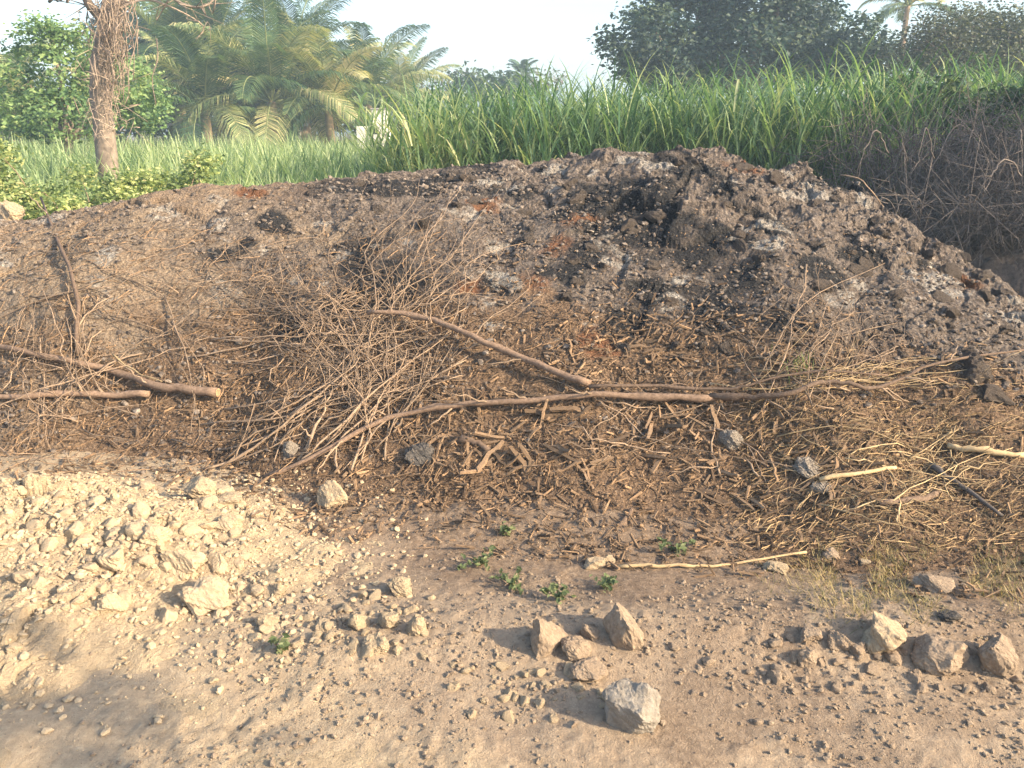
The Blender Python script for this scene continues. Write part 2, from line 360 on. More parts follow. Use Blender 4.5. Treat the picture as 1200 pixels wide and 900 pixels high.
# ------------------------------------------------------------------ ground: one sheet to the horizon
def spread(lo, hi, st, far, g=1.16):
    a = list(np.arange(lo, hi, st)); d = st
    while a[-1] < far: d *= g; a.append(a[-1]+d)
    d = st
    while a[0] > -far: d *= g; a.insert(0, a[0]-d)
    return np.array(a)
xs = spread(-3.2, 3.2, .0125, 260); ys = spread(1.2, 4.2, .0125, 260)
X, Y = np.meshgrid(xs, ys); Z = ground_h(X, Y)
s_, _, _ = heap_s(X, Y)
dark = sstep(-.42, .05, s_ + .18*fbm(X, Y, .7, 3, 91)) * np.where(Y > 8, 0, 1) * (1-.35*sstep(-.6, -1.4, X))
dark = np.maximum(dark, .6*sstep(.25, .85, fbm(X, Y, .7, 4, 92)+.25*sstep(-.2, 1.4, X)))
pale = sstep(.35, -1.5, X + .4*(Y-2.4) + .6*fbm(X, Y, .8, 4, 93))*np.where(Y > 6, 0, 1)
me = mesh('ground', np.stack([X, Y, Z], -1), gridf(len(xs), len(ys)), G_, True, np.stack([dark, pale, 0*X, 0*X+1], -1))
tag(obj('ground', me), kind='structure')

# ------------------------------------------------------------------ the burnt heap
hx = np.concatenate([np.arange(-7, -4, .04), np.arange(-4, 4.0, .0135), np.arange(4.0, 6, .04)]); hy = np.arange(2.5, 9.2, .0135)
X, Y = np.meshgrid(hx, hy); Z = heap_h(X, Y); S, _, _ = heap_s(X, Y)
P = np.stack([X, Y, Z], -1)
WARP = .55*fbm(X+.7*Z, Y+.9*Z, .22, 5, 115)
def blobs(lst):
    o = np.zeros_like(X)
    for (u, v, r) in lst:
        p = hit(u, v)[0]; rr = r*depth(p)/FPX
        d = np.linalg.norm((P-p)*np.array([.8, .75, 1]), axis=-1); o = np.maximum(o, sstep(1.7, .1, d/rr+WARP))
    return o
chr_ = blobs([(450, 330, 45), (430, 295, 30), (320, 262, 22), (290, 285, 18), (590, 340, 26), (640, 320, 20), (700, 235, 34), (740, 215, 30), (775, 265, 42), (690, 300, 28), (665, 320, 24), (770, 345, 34),
    (860, 215, 26), (830, 360, 40), (880, 330, 30), (960, 320, 26), (1010, 300, 24), (900, 265, 20), (1080, 310, 18), (420, 350, 28), (610, 225, 20), (730, 380, 26), (930, 380, 34), (810, 300, 22), (260, 300, 18), (350, 390, 26), (660, 250, 22)])
chr_ = np.maximum(chr_*.95, .8*sstep(.0, .7, fbm(X+.7*Z, Y+.9*Z, .55, 5, 101))*sstep(.25, .45, S)*sstep(-2.4, -.9, X))
ash = blobs([(125, 362, 30), (592, 292, 17), (600, 220, 16), (545, 318, 17), (572, 355, 18), (610, 335, 12), (800, 330, 22), (800, 350, 20), (985, 350, 16), (1050, 345, 14), (190, 250, 16), (255, 262, 18), (120, 300, 16), (60, 300, 14),
    (375, 265, 14), (400, 300, 12), (580, 380, 14), (780, 360, 14), (720, 395, 12), (690, 385, 10), (540, 270, 10)])
ash = ash*(.45+.5*sstep(-.4, .5, fbm(X+.7*Z, Y+.9*Z, .09, 4, 104))); ash = np.maximum(ash, .8*sstep(.22, .75, fbm(X+.7*Z, Y+.9*Z, .25, 5, 103))*sstep(.3, .45, S))
red = blobs([(680, 258, 28), (545, 340, 24), (298, 228, 16), (650, 290, 22), (630, 330, 26), (870, 190, 20), (1130, 325, 20), (560, 240, 22), (700, 400, 24)])
chip = sstep(.42, .26, S + .10*fbm(X+.7*Z, Y+.9*Z, .6, 3, 105))*(.45+.55*sstep(-3.2, -1.2, X)); chip = chip*(1-.8*sstep(.2, .4, S)*sstep(.5, 1.3, X)); chip = np.maximum(chip, .5*sstep(-.9, -1.6, X)*sstep(.5, .9, S))
tan = np.clip(sstep(-.3, -2.3, X+.6*fbm(X+.7*Z, Y+.9*Z, .7, 4, 111))*.85 + .45*sstep(-.2, -1.2, X)*sstep(.1, .8, fbm(X+.7*Z, Y+.9*Z, .8, 4, 112)), 0, 1)
heap = tag(obj('compost_heap', mesh('compost_heap', P, gridf(len(hx), len(hy)), HP, False, np.stack([chr_, ash, red, chip], -1), var=tan)),
    'long dark heap of burnt compost with white ash patches and a crumbly crest', 'heap')

# ------------------------------------------------------------------ pale soil pile
px_ = np.arange(-3.6, -.3, .0105); py_ = np.arange(1.4, 3.95, .0105); X, Y = np.meshgrid(px_, py_)
tag(obj('soil_pile', mesh('soil_pile', np.stack([X, Y, pile_h(X, Y)], -1), gridf(len(px_), len(py_)), PALE, False)), 'low spread pile of pale yellow crumbled clay beside the track', 'soil pile')
# dark bank behind the right end of the heap
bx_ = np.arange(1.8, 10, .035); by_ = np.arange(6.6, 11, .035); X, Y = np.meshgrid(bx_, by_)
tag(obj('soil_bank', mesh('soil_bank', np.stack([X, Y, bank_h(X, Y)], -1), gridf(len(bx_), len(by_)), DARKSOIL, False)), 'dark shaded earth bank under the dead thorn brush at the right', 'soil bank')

# ------------------------------------------------------------------ clods breaking out of the heap's crust (parts of the heap)
CL = [mesh('clod', *rock_shape(4, 300+k, .3, 6, .12), HP, False, np.tile([[.05, .12+.25*(k % 4 == 1), .2*(k % 5 == 2), 0]], (len(ICO[4][0]), 1))) for k in range(9)]
uv = [(1130, 272, 24), (1150, 290, 20), (1175, 342, 22), (1110, 320, 30), (1085, 298, 20), (1150, 325, 26), (870, 195, 26), (905, 210, 24), (1050, 345, 24), (1140, 435, 40), (1165, 460, 30), (1100, 350, 24), (980, 235, 22)]
while len(uv) < 96:
    u = random.uniform(420, 1190); v = random.uniform(180, 420); top = np.interp(u, crest[:, 0], crest[:, 1])
    if v > top+6 and (u > 620 or random.random() < .5): uv.append((u, v, random.uniform(8, 22)))
for k, (u, v, r) in enumerate(uv):
    p = hit(u, v)[0]; rr = r*depth(p)/FPX*.62
    o = obj('clod', CL[k % 9], heap, p-np.array([0, 0, rr*.15])); o.scale = (rr*random.uniform(.8, 1.3), rr*random.uniform(.7, 1.1), rr*random.uniform(.55, .85))
    o.rotation_euler = (random.uniform(-.5, .5), random.uniform(-.5, .5), random.uniform(0, 6.3))

# ------------------------------------------------------------------ rocks
def rock(name, u, v, wpx, hpx, mat, label, cat='rock', seed=0, sub=5, facets=8, rough=.22, crumb=.05, group=None, sink=.46):
    p = hit(u, v+hpx*.42)[0]; d = depth(p); W = wpx*d/FPX/2; Hh = hpx*d/FPX/2*1.05
    me = mesh(name, *rock_shape(sub, seed, rough, facets, crumb), mat, False)
    o = obj(name, me, None, (p[0], p[1]+W*.6, p[2]+Hh*(1-sink)-.004)); o.scale = (W, W*.9, Hh); return tag(o, label, cat, group)
RK = [(388, 580, 38, 36, CLAYROCK, 'pale yellow rock lying alone at the foot of the brush', 0), (646, 745, 48, 54, TANROCK, 'pointed tan rock with a stepped face among the rubble', 0),
 (732, 736, 48, 58, TANROCK, 'upright rounded tan rock right of the pointed rock', 0), (742, 832, 72, 70, GREYROCK, 'large angular grey rock nearest the bottom of the photo', 0),
 (1042, 747, 58, 54, CLAYROCK, 'tall rough pale tan rock at the right of the track', 0), (1108, 772, 66, 42, TANROCK, 'wide low sloping rock right of the tall rough one', 0),
 (1172, 772, 44, 52, TANROCK, 'rounded brown rock nearest the right edge of the photo', 0), (1102, 687, 44, 20, TANROCK, 'flat tan stone in the dry grass', 0),
 (676, 763, 38, 28, TANROCK, 'small tan clod touching the pointed rock on its right', 1), (692, 741, 26, 24, TANROCK, 'small dusty stone between the pointed and the upright rock', 1),
 (690, 790, 48, 24, TANROCK, 'half buried dusty stone behind the large grey rock', 1), (228, 573, 42, 28, CLAYROCK, 'smooth rounded lump at the top right of the pale pile', 1),
 (266, 586, 34, 15, CLAYROCK, 'flat pale slab at the right foot of the pale pile', 1), (210, 660, 52, 38, PALEROCK, 'biggest pale lump in the middle of the pale pile', 1),
 (174, 627, 40, 26, PALEROCK, 'pale lump just above the biggest lump of the pile', 1), (238, 702, 62, 42, PALEROCK, 'broad double lump at the lower edge of the pale pile', 1),
 (126, 709, 36, 27, PALEROCK, 'lone pale lump with a shadow at the lower left of the pile', 1), (125, 656, 42, 30, PALEROCK, 'rounded pale lump left of the biggest lump', 1),
 (268, 613, 32, 24, PALEROCK, 'crumbly pale lump at the right end of the pile', 1), (253, 661, 28, 28, PALEROCK, 'pale block right of the biggest lump', 1),
 (948, 770, 28, 24, TANROCK, 'grey tan stone at the left end of the right hand rubble', 1), (951, 744, 28, 20, TANROCK, 'reddish brown clod topmost at the left end of the right hand rubble', 1),
 (988, 752, 36, 26, TANROCK, 'dusty brown clod left of the tall rough rock', 1), (1008, 762, 26, 22, TANROCK, 'small brown clod leaning on the tall rough rock', 1),
 (697, 661, 26, 15, CLAYROCK, 'whitish stone near the left end of the long straw', 1), (713, 657, 17, 13, CLAYROCK, 'tiny whitish stone right of the whitish stone', 1),
 (976, 650, 22, 15, TANROCK, 'round tan stone just right of the long straw', 1), (1015, 659, 13, 9, CLAYROCK, 'small pale pebble in the dry grass', 1),
 (912, 667, 32, 12, CLAYROCK, 'crumbled white chalky patch under the long straw', 2), (467, 688, 32, 24, CLAYROCK, 'crumbly pale clod alone on the smooth track', 2),
 (418, 728, 28, 26, CLAYROCK, 'round pale clod left in the pair above the gravel', 2), (455, 727, 26, 24, CLAYROCK, 'round pale clod right in the pair above the gravel', 2),
 (487, 733, 26, 30, CLAYROCK, 'standing pale clod right of the pair of clods', 2), (312, 729, 28, 22, CLAYROCK, 'pale clod below the right end of the pale pile', 2),
 (322, 692, 22, 16, CLAYROCK, 'pale clod between the pile and the smooth track', 2), (8, 246, 34, 28, CLAYROCK, 'pale boulder on the heap crest at the left edge', 2),
 (1115, 723, 26, 12, CHARM, 'dark slate sliver lying in the dry grass', 2), (440, 756, 34, 26, CLAYROCK, 'low pale clod below the pair of clods', 2),
 (14, 759, 18, 12, PALEROCK, 'small pale lump on the track at the left edge', 2)]
for k, (u, v, a, b, m, lab, kind) in enumerate(RK):
    cr = (.10, .14, .16)[kind] if m is not PALEROCK else .15
    rock('rock' if kind == 0 or 'stone' in lab else ('clod' if 'clod' in lab or 'lump' in lab else 'rock'), u, v, a, b, m, lab, 'rock' if kind == 0 else ('clod' if 'clod' in lab or 'lump' in lab else 'stone'), 500+k, 5 if a > 30 else 4, (10, 7, 5)[kind], .26, cr)
rock('ash_lump', 858, 515, 30, 26, ASH, 'white crusted ash lump below the long branch', 'ash lump', 701, 5, 4, .3, .14)
rock('ash_lump', 952, 550, 38, 24, ASH, 'grey white ash lump at the end of the pale stick', 'ash lump', 702, 5, 4, .3, .14)
rock('ash_lump', 964, 573, 27, 18, ASH, 'brown grey ash lump below the grey white ash lump', 'ash lump', 703, 5, 4, .3, .14)
rock('charred_lump', 493, 533, 42, 26, CHARM, 'blackened lump in the litter at the heap foot', 'charred lump', 704, 5, 4, .3, .12)
rock('ash_lump', 340, 525, 20, 24, ASH, 'small grey ash lump below the left brush', 'ash lump', 705, 4, 4, .3, .14)
# medium clods: every one its own object
SH = {m.name: [mesh('clod', *rock_shape(3, 800+k+i*20, .28, 6, .10), m, False) for k in range(7)] for i, m in enumerate((CLAYROCK, TANROCK, PALEROCK))}
def scatter_clods(n, region, rpx, mat, label, group, name='clod'):
    (u0, v0, u1, v1) = region; k = 0
    while k < n:
        u = random.uniform(u0, u1); v = v0+(v1-v0)*random.betavariate(1.6, 1.6)
        p = hit(u, v)[0]; r = random.uniform(*rpx)**1*depth(p)/FPX/2*random.choice((.7, .85, 1, 1.25))
        o = obj(name, random.choice(SH[mat.name]), None, (p[0], p[1], p[2]+r*.12)); o.scale = (r*random.uniform(.9, 1.3), r*random.uniform(.8, 1.1), r*random.uniform(.6, .95))
        o.rotation_euler = (random.uniform(-.6, .6), random.uniform(-.6, .6), random.uniform(0, 6.3)); tag(o, label, 'clod', group); k += 1
scatter_clods(50, (345, 695, 520, 775), (9, 17), CLAYROCK, 'small pale clod in the broken band left of the pointed rock', 'clods left of the pointed rock')
scatter_clods(44, (530, 765, 720, 850), (8, 16), CLAYROCK, 'small dusty clod in the gravel left of the large grey rock', 'clods by the large grey rock')
scatter_clods(60, (900, 745, 1200, 815), (9, 19), TANROCK, 'small tan clod in the right hand rubble ridge', 'clods in the right hand rubble')
scatter_clods(80, (20, 560, 290, 730), (9, 22), PALEROCK, 'small pale clod on the pale soil pile', 'clods on the pale pile')
scatter_clods(36, (250, 690, 350, 800), (8, 15), PALEROCK, 'small pale crumb spilled below the pale pile', 'clods spilled from the pale pile')
scatter_clods(20, (760, 740, 900, 860), (7, 13), TANROCK, 'small tan clod right of the large grey rock', 'clods right of the large grey rock')

# gravel: uncountable
def gravel(name, label, n, xr, yr, size, mat, dens):
    x = rng.uniform(*xr, n); y = yr[0]+(yr[1]-yr[0])*rng.random(n); k = rng.random(n) < dens(x, y); x = x[k]; y = y[k]; N = len(x)
    V = []; F = []; off = 0
    for t in range(6):
        q = np.arange(t, N, 6); tv, tf = rock_shape(1 if size[1] < .022 else 2, 900+t, .3, 9, .12)
        s = size[0]+(size[1]-size[0])*rng.random(len(q))**4
        nn = tilt(np.tile([[0, 0, 1.]], (len(q), 1)), .4); sc3 = np.stack([s*rng.uniform(.8, 1.3, len(q)), s*rng.uniform(.7, 1.1, len(q)), s*rng.uniform(.35, .75, len(q))], -1)
        v, f = instances(tv, tf, rotz_n(nn, rng.uniform(0, 6.3, len(q))), np.stack([x[q], y[q], H(x[q], y[q])+s*.3], -1), sc3); V.append(v); F.append(f+off); off += len(v)
    tag(obj(name, mesh(name, np.concatenate(V), np.concatenate(F), mat, False)), label, 'gravel', kind='stuff')
band = lambda x, y: np.clip(.06+1.2*sstep(.15, .7, fbm(x, y, .55, 3, 37)+1.0*np.exp(-((y-2.25)/.3)**2)*sstep(-1.3, -.2, x)) - .6*np.exp(-((y-2.85)/.2)**2), .04, 1)
gravel('gravel', 'loose tan gravel and crumbs strewn over the track', 22000, (-2.5, 2.5), (1.6, 2.95), (.0018, .0105), GRIT_TAN, band)
gravel('gravel', 'fine pale grit over the foreground track', 8000, (-2.8, 2.8), (1.6, 3.6), (.0015, .006), GRIT_PALE, band)
gravel('gravel', 'crumbled pale clay bits over the pale pile', 22000, (-3.1, -.3), (1.7, 3.7), (.003, .016), GRIT_CLAY, lambda x, y: np.clip(1.2-np.hypot((x+1.75)/1.25, (y-2.9)/.95), 0, 1))
gravel('gravel', 'grey brown crumbs on the heap face', 30000, (-3.6, 3.4), (3.7, 6.9), (.004, .021), GRIT_HEAP, lambda x, y: np.clip(.45+fbm(x, y, .6, 3, 120), .05, 1))

# ------------------------------------------------------------------ wood chips and straw
BOX = np.array([(-1, -1, -.6), (1, -.7, -.6), (1, .7, -.4), (-1, 1, -.5), (-.9, -.8, .6), (.95, -.5, .5), (.85, .6, .6), (-1, .7, .5)]); BOXF = np.array([(3, 2, 1, 0), (4, 5, 6, 7), (0, 1, 5, 4), (1, 2, 6, 5), (2, 3, 7, 6), (3, 0, 4, 7)])
def litter(name, label, cat, n, xr, ln, wd, mat, dens, tl=.35):
    x = rng.uniform(*xr, n); yb = np.interp(x, BS[:, 0], BS[:, 1]); y = yb-.45+rng.random(n)*2.6
    k = rng.random(n) < dens(x, y); x = x[k]; y = y[k]; N = len(x)
    nn = tilt(nrm(x, y, .08), tl); L = ln[0]+(ln[1]-ln[0])*rng.random(N)**3.2; Wd = wd[0]+(wd[1]-wd[0])*rng.random(N)**1.5
    Vv, Ff = instances(BOX, BOXF, rotz_n(nn, rng.uniform(0, 6.3, N)), np.stack([x, y, H(x, y)+Wd*.4+rng.random(N)*.012], -1), np.stack([L/2, Wd/2, Wd*rng.uniform(.2, .6, N)], -1))
    return tag(obj(name, mesh(name, Vv, Ff, mat, False, var=np.repeat(rng.random(N), 8))), label, cat, kind='stuff')
sden = lambda lo, hi: (lambda x, y: (lambda s: sstep(lo-.18, lo, s)*sstep(hi+.2, hi-.05, s))(heap_s(x, y)[0]+.10*fbm(x, y, .5, 3, 130))*(.25+.75*sstep(-2.6, -1.2, x))*(.55+.45*sstep(-.2, .3, fbm(x, y, .35, 3, 131))))
litter('chip_litter', 'brown wood chip litter covering the lower slope of the heap', 'wood chips', 30000, (-3.2, 3.4), (.010, .10), (.0035, .016), CHIP, (lambda x, y: sden(-.06, .29)(x, y)*(1-.75*sstep(.28, .4, heap_s(x, y)[0])*sstep(.6, 1.3, x))))
litter('bark_litter', 'fine bark crumbs sprinkled around the heap foot', 'bark litter', 12000, (-3.2, 3.4), (.006, .022), (.003, .008), CHIP, lambda x, y: sstep(-.4, -.05, heap_s(x, y)[0])*.6*(.3+.7*sstep(-2.2, -1, x)))
def chipmesh(k):
    L = []; q = np.random.default_rng(60+k); tb = Tubes(); n = 5
    P_ = np.stack([np.linspace(-1, 1, n), q.normal(0, .06, n), q.normal(0, .05, n)], -1); v, f = [], []
    prof = np.array([(-.10, -.06), (.10, -.07), (.085, .06), (-.08, .07)])*q.uniform(.7, 1.3)
    for i in range(n):
        tp = (.8, 1, 1.02, .97, .82)[i]; v += [(P_[i, 0]+q.normal(0, .05), P_[i, 1]+a*tp+q.normal(0, .015), P_[i, 2]+b*tp) for a, b in prof]
    for i in range(n-1):
        for j in range(4): f.append([i*4+j, i*4+(j+1) % 4, i*4+4+(j+1) % 4, i*4+4+j])
    f += [[3, 2, 1, 0], [n*4-4, n*4-3, n*4-2, n*4-1]]
    return mesh('wood_chip', v, f, CHIP, False, var=np.full(len(v), q.uniform(.35, .95)))
CH = [chipmesh(k) for k in range(8)]
def chips(n, region, L, label, group):
    for k in range(n):
        u = random.uniform(region[0], region[2]); v = random.uniform(region[1], region[3]); p = hit(u, v)[0]; l = random.uniform(*L)*depth(p)/FPX/2
        nn = tilt(nrm(p[:1], p[1:2], .1), .25); o = obj('wood_chip', random.choice(CH)); o.matrix_world = Matrix.Translation(p+nn[0]*l*.18) @ Matrix(rotz_n(nn, np.array([random.uniform(0, 6.3)]))[0].tolist()).to_4x4() @ Matrix.Diagonal((l, l*random.uniform(.6, 1.2), l*.8, 1))
        tag(o, label, 'wood chip', group)
chips(130, (480, 465, 850, 560), (18, 54), 'brown wood chip in the thick litter under the long branch', 'chips under the long branch')
chips(70, (830, 480, 1030, 600), (14, 44), 'brown wood chip among the ash lumps', 'chips by the ash lumps')
chips(40, (640, 380, 960, 450), (14, 34), 'wood chip caught on the slope above the long branch', 'chips above the long branch')
chips(34, (560, 560, 860, 625), (10, 24), 'loose wood chip on the bare soil at the heap foot', 'chips at the heap foot')
def stick(name, uv, r, mat, label, cat, group=None, lift=.02, n=14, twigs=0, k=7, wob=.004, tip=.5, lifts=None, q=None, tl=(.12, .4), cut=False, parts=False):
    """one stick or branch along pixels uv, lying on the land with its middle lifted; side twigs grow out of it"""
    q = q or np.random.default_rng(abs(hash(label)) % 9999 + int(uv[0][0]*7+uv[-1][1])) if False else np.random.default_rng(int(uv[0][0]*31+uv[0][1]*17+uv[-1][0]*7) % 99991)
    P0 = hit([a for a, b in uv], [b for a, b in uv]); lf = np.array(lifts) if lifts is not None else np.full(len(uv), lift)
    P0 = P0 + (CAM-P0)/np.linalg.norm(CAM-P0, axis=1, keepdims=True)*lf[:, None]
    P1 = spline(P0, n); P1[1:-1] += q.normal(0, wob, (n-2, 3)); rr = np.linspace(r, r*tip, n)*(1+.06*q.normal(size=n))
    tb = Tubes(); kn = q.random(n); rr = rr*(1+.35*(kn > .88)); tb.add(P1, rr, k); L = np.linalg.norm(P1[-1]-P1[0])
    tws = []
    for t in range(twigs):
        i = q.integers(int(n*.2), n-1); d = P1[min(i+1, n-1)]-P1[i-1]; d /= np.linalg.norm(d)+1e-9
        a = q.normal(size=3)*np.array([1, .6, 1]); a -= a@d*d; a /= np.linalg.norm(a); dd = d*q.uniform(.4, 1.1)+a*q.uniform(.4, 1); dd /= np.linalg.norm(dd)
        l = q.uniform(*tl)*(1-.4*i/n); m = 7; cur = q.normal(0, .35, 3); T = np.linspace(0, 1, m)[:, None]
        Q = P1[i]+dd*l*T+cur*l*T*T*.6+q.normal(0, .004, (m, 3)); r0 = min(rr[i]*.65, .006); tw = Tubes() if parts else tb; tws.append(tw); tw.add(Q, np.linspace(r0, r0*.35+.0006, m), 5)
        if q.random() < .6 and l > .1 and not parts:
            j = q.integers(2, 5); e = q.normal(0, .6, 3)+dd; e /= np.linalg.norm(e); T = np.linspace(0, 1, 5)[:, None]; tw.add(Q[j]+e*l*.5*T+q.normal(0, .1, 3)*l*T*T, np.linspace(r0*.6, .0008, 5), 4)
    c0 = P1[0]
    tb.v = [v-c0 for v in tb.v]; o = obj(name, tb.mesh(name, mat), None, c0); tag(o, label, cat, group)
    if parts:
        for tw in tws: tw.v = [v-c0 for v in tw.v]; obj('twig', tw.mesh('twig', TWIG), o)
    if cut:
        e = P1[0]-c0; dn = P1[0]-P1[1]; dn /= np.linalg.norm(dn); t2 = Tubes(); t2.add([e+dn*.0015, e+dn*.004], [rr[0]*.93, rr[0]*.9], 12); obj('cut_end', t2.mesh('cut_end', CUTWOOD, False), o)
    return o
# the branches one can tell apart
stick('fallen_branch', [(692, 450), (650, 436), (600, 414), (560, 397), (520, 380), (480, 368), (430, 366)], .020, BRANCH, 'thick bent branch slanting down to the right across the heap', 'branch', twigs=5, n=22, k=10, lifts=[.06, .07, .10, .13, .16, .18, .16], tip=.65, parts=True)
stick('fallen_branch', [(840, 466), (760, 466), (690, 462), (620, 470), (540, 474), (470, 486), (420, 505), (370, 535), (312, 558)], .0165, BRANCH, 'longest branch lying level across the heap and bending down to the left', 'branch', twigs=7, n=30, k=10, lifts=[.07, .07, .07, .07, .08, .08, .07, .05, .02], tip=.75, parts=True)
stick('fallen_branch', [(832, 465), (880, 466), (925, 461), (970, 447), (1010, 454), (1055, 446), (1100, 425), (1200, 410)], .0165, BRANCH, 'branch running on to the right from the longest branch, with a wavy end', 'branch', twigs=6, n=34, k=9, lifts=[.06, .08, .11, .13, .13, .13, .12, .10], tip=.3, parts=True)
stick('fallen_branch', [(690, 453), (770, 452), (850, 457), (880, 450), (950, 436), (1040, 440)], .010, BRANCH, 'thin branch lying just above the longest branch', 'branch', twigs=4, n=20, lifts=[.09]*6, tip=.4)
stick('fallen_branch', [(255, 460), (215, 456), (180, 452), (140, 437), (95, 427), (40, 415), (-30, 400)], .025, BRANCH, 'thick branch with a pale sawn end at the left', 'branch', twigs=9, n=22, k=12, lifts=[.09, .08, .07, .06, .06, .05, .05], tip=.55, cut=True, parts=True)
stick('fallen_branch', [(175, 462), (120, 462), (60, 462), (0, 466), (-80, 462)], .016, BRANCH, 'level branch at the left edge just below the sawn one', 'branch', twigs=8, n=18, k=10, lifts=[.05]*5, tip=.9, parts=True)
stick('fallen_branch', [(92, 415), (90, 385), (92, 352), (75, 300), (48, 232)], .016, BRANCH, 'upright bare stub rising at the far left of the heap', 'branch', twigs=6, n=14, k=9, lifts=[.03, .05, .08, .12, .10], tip=.5, parts=True)
stick('fallen_branch', [(535, 515), (555, 517), (573, 528)], .018, BRANCH, 'short curved piece of branch in the litter', 'branch', n=10, k=10, lifts=[.02]*3, tip=.85)
stick('fallen_branch', [(960, 562), (1000, 556), (1050, 548)], .011, REED, 'pale straight stick poking out right of the ash lump', 'stick', n=10, lifts=[.03]*3, tip=.8)
stick('fallen_branch', [(1030, 590), (1080, 584), (1102, 575)], .015, BRANCH, 'thick pale broken stick in the lower right straw', 'stick', n=10, lifts=[.02]*3, tip=1)
stick('fallen_branch', [(1110, 522), (1150, 528), (1200, 533)], .015, REED, 'pale cane lying at the right edge of the heap', 'stick', n=10, lifts=[.03]*3, tip=.9)
stick('fallen_branch', [(1090, 545), (1130, 572), (1175, 605)], .013, GREYTWIG, 'dark grey stick slanting down in the lower right straw', 'stick', n=10, lifts=[.03]*3, tip=.6)
stick('fallen_branch', [(725, 617), (734, 607), (741, 597)], .013, BRANCH, 'stubby chip of wood standing out on the bare soil', 'stick', n=8, lifts=[.015]*3, tip=.9)
stick('dry_reed', [(724, 664), (790, 664), (850, 661), (945, 647)], .0075, REED, 'long yellow dry reed lying on the bare soil', 'reed', n=18, lifts=[.03]*4, tip=.6)
stick('dry_twig', [(945, 310), (940, 345), (915, 395), (890, 440)], .006, TWIG, 'long pale twig curving down the right slope of the heap', 'twig', twigs=3, n=16, lifts=[.12, .1, .08, .05])
stick('dry_twig', [(1140, 330), (1170, 323), (1215, 320)], .014, TWIG, 'pale stick jutting out at the right end of the crest', 'twig', n=10, lifts=[.05]*3)
stick('dry_twig', [(985, 205), (1010, 212), (1025, 228), (1040, 247)], .006, TWIG, 'thin reddish twig arching over the right shoulder of the crest', 'twig', n=12, lifts=[.05, .15, .15, .05])
stick('dry_twig', [(132, 415), (150, 430), (170, 440), (190, 447)], .006, REED, 'white peeled twig lying on the sawn branch', 'twig', n=12, lifts=[.1]*4)
stick('dry_twig', [(240, 550), (290, 530), (340, 490), (400, 440)], .008, TWIG, 'long slanting twig at the left foot of the brush', 'twig', twigs=2, n=14, lifts=[.02, .05, .08, .1])
def bundle(n, A, B, r, lab, grp, mat=TWIG, lift=(.02, .11), bend=18, tw=(1, 5), name='dry_twig', tl=(.10, .4), cat='twig'):
    for k in range(n):
        a = (random.uniform(A[0], A[2]), random.uniform(A[1], A[3])); b = (random.uniform(B[0], B[2]), random.uniform(B[1], B[3])); m1 = [(a[0]*(1-t)+b[0]*t+random.gauss(0, bend), a[1]*(1-t)+b[1]*t+random.gauss(0, bend*.7)) for t in (.33, .67)]
        pts = [a, *m1, b]; pts = [(min(max(u, -60), 1260), max(v, np.interp(u, crest[:, 0], crest[:, 1])+8)) for u, v in pts]
        l = random.uniform(*lift); stick(name, pts, .88*random.uniform(*r), mat, lab, cat, grp, n=13, k=6, lifts=[random.uniform(.01, .04), l*.8, l, l*random.uniform(.3, 1.1)], twigs=random.randint(*tw), tip=.35, wob=random.uniform(.004, .011), tl=tl)
bundle(32, (235, 480, 470, 555), (400, 330, 560, 440), (.003, .008), 'dry twig sweeping up to the right in the tangled brush on the heap', 'brush twigs sweeping right')
bundle(34, (400, 350, 520, 470), (240, 250, 420, 430), (.002, .0055), 'dry twig fanning up to the left out of the tangled brush', 'brush twigs fanning left', lift=(.02, .13), tw=(2, 5))
bundle(26, (380, 330, 540, 430), (420, 200, 620, 320), (.0025, .005), 'thin bare twig standing up against the dark face of the heap', 'thin upright twigs', lift=(.05, .22), tw=(1, 4))
bundle(40, (-30, 340, 240, 520), (0, 300, 280, 560), (.002, .006), 'dry twig in the loose brush around the sawn branch', 'twigs around the sawn branch', lift=(.03, .16), bend=14)
bundle(26, (890, 420, 1010, 480), (860, 300, 1060, 420), (.0022, .0045), 'thin wiry twig curling on the right slope of the heap', 'wiry twigs on the right slope', lift=(.03, .16), bend=26, tw=(0, 3))
bundle(18, (820, 425, 960, 460), (1000, 410, 1210, 455), (.0015, .004), 'long thin stalk lying level along the right slope', 'level stalks on the right slope', lift=(.02, .08), bend=8, tw=(0, 2), mat=REED)
bundle(44, (900, 500, 1120, 600), (1050, 480, 1230, 640), (.0015, .005), 'dry stalk in the matted straw at the lower right', 'stalks in the lower right straw', lift=(.01, .05), bend=12, tw=(0, 2), mat=REED)
bundle(22, (640, 430, 900, 560), (560, 400, 960, 560), (.0025, .006), 'dry twig crossing the wood chips under the long branch', 'twigs over the chips', lift=(.01, .06), bend=10, tw=(0, 2))
bundle(40, (180, 330, 420, 520), (380, 330, 620, 520), (.002, .006), 'dry twig lying across the brush in the middle of the heap', 'twigs across the brush', lift=(.01, .09), bend=16, tw=(1, 4))
bundle(24, (60, 250, 380, 400), (120, 290, 480, 430), (.0018, .004), 'fine dry twig on the pale upper left face of the heap', 'twigs on the upper left face', lift=(.02, .12), bend=20, tw=(1, 4))
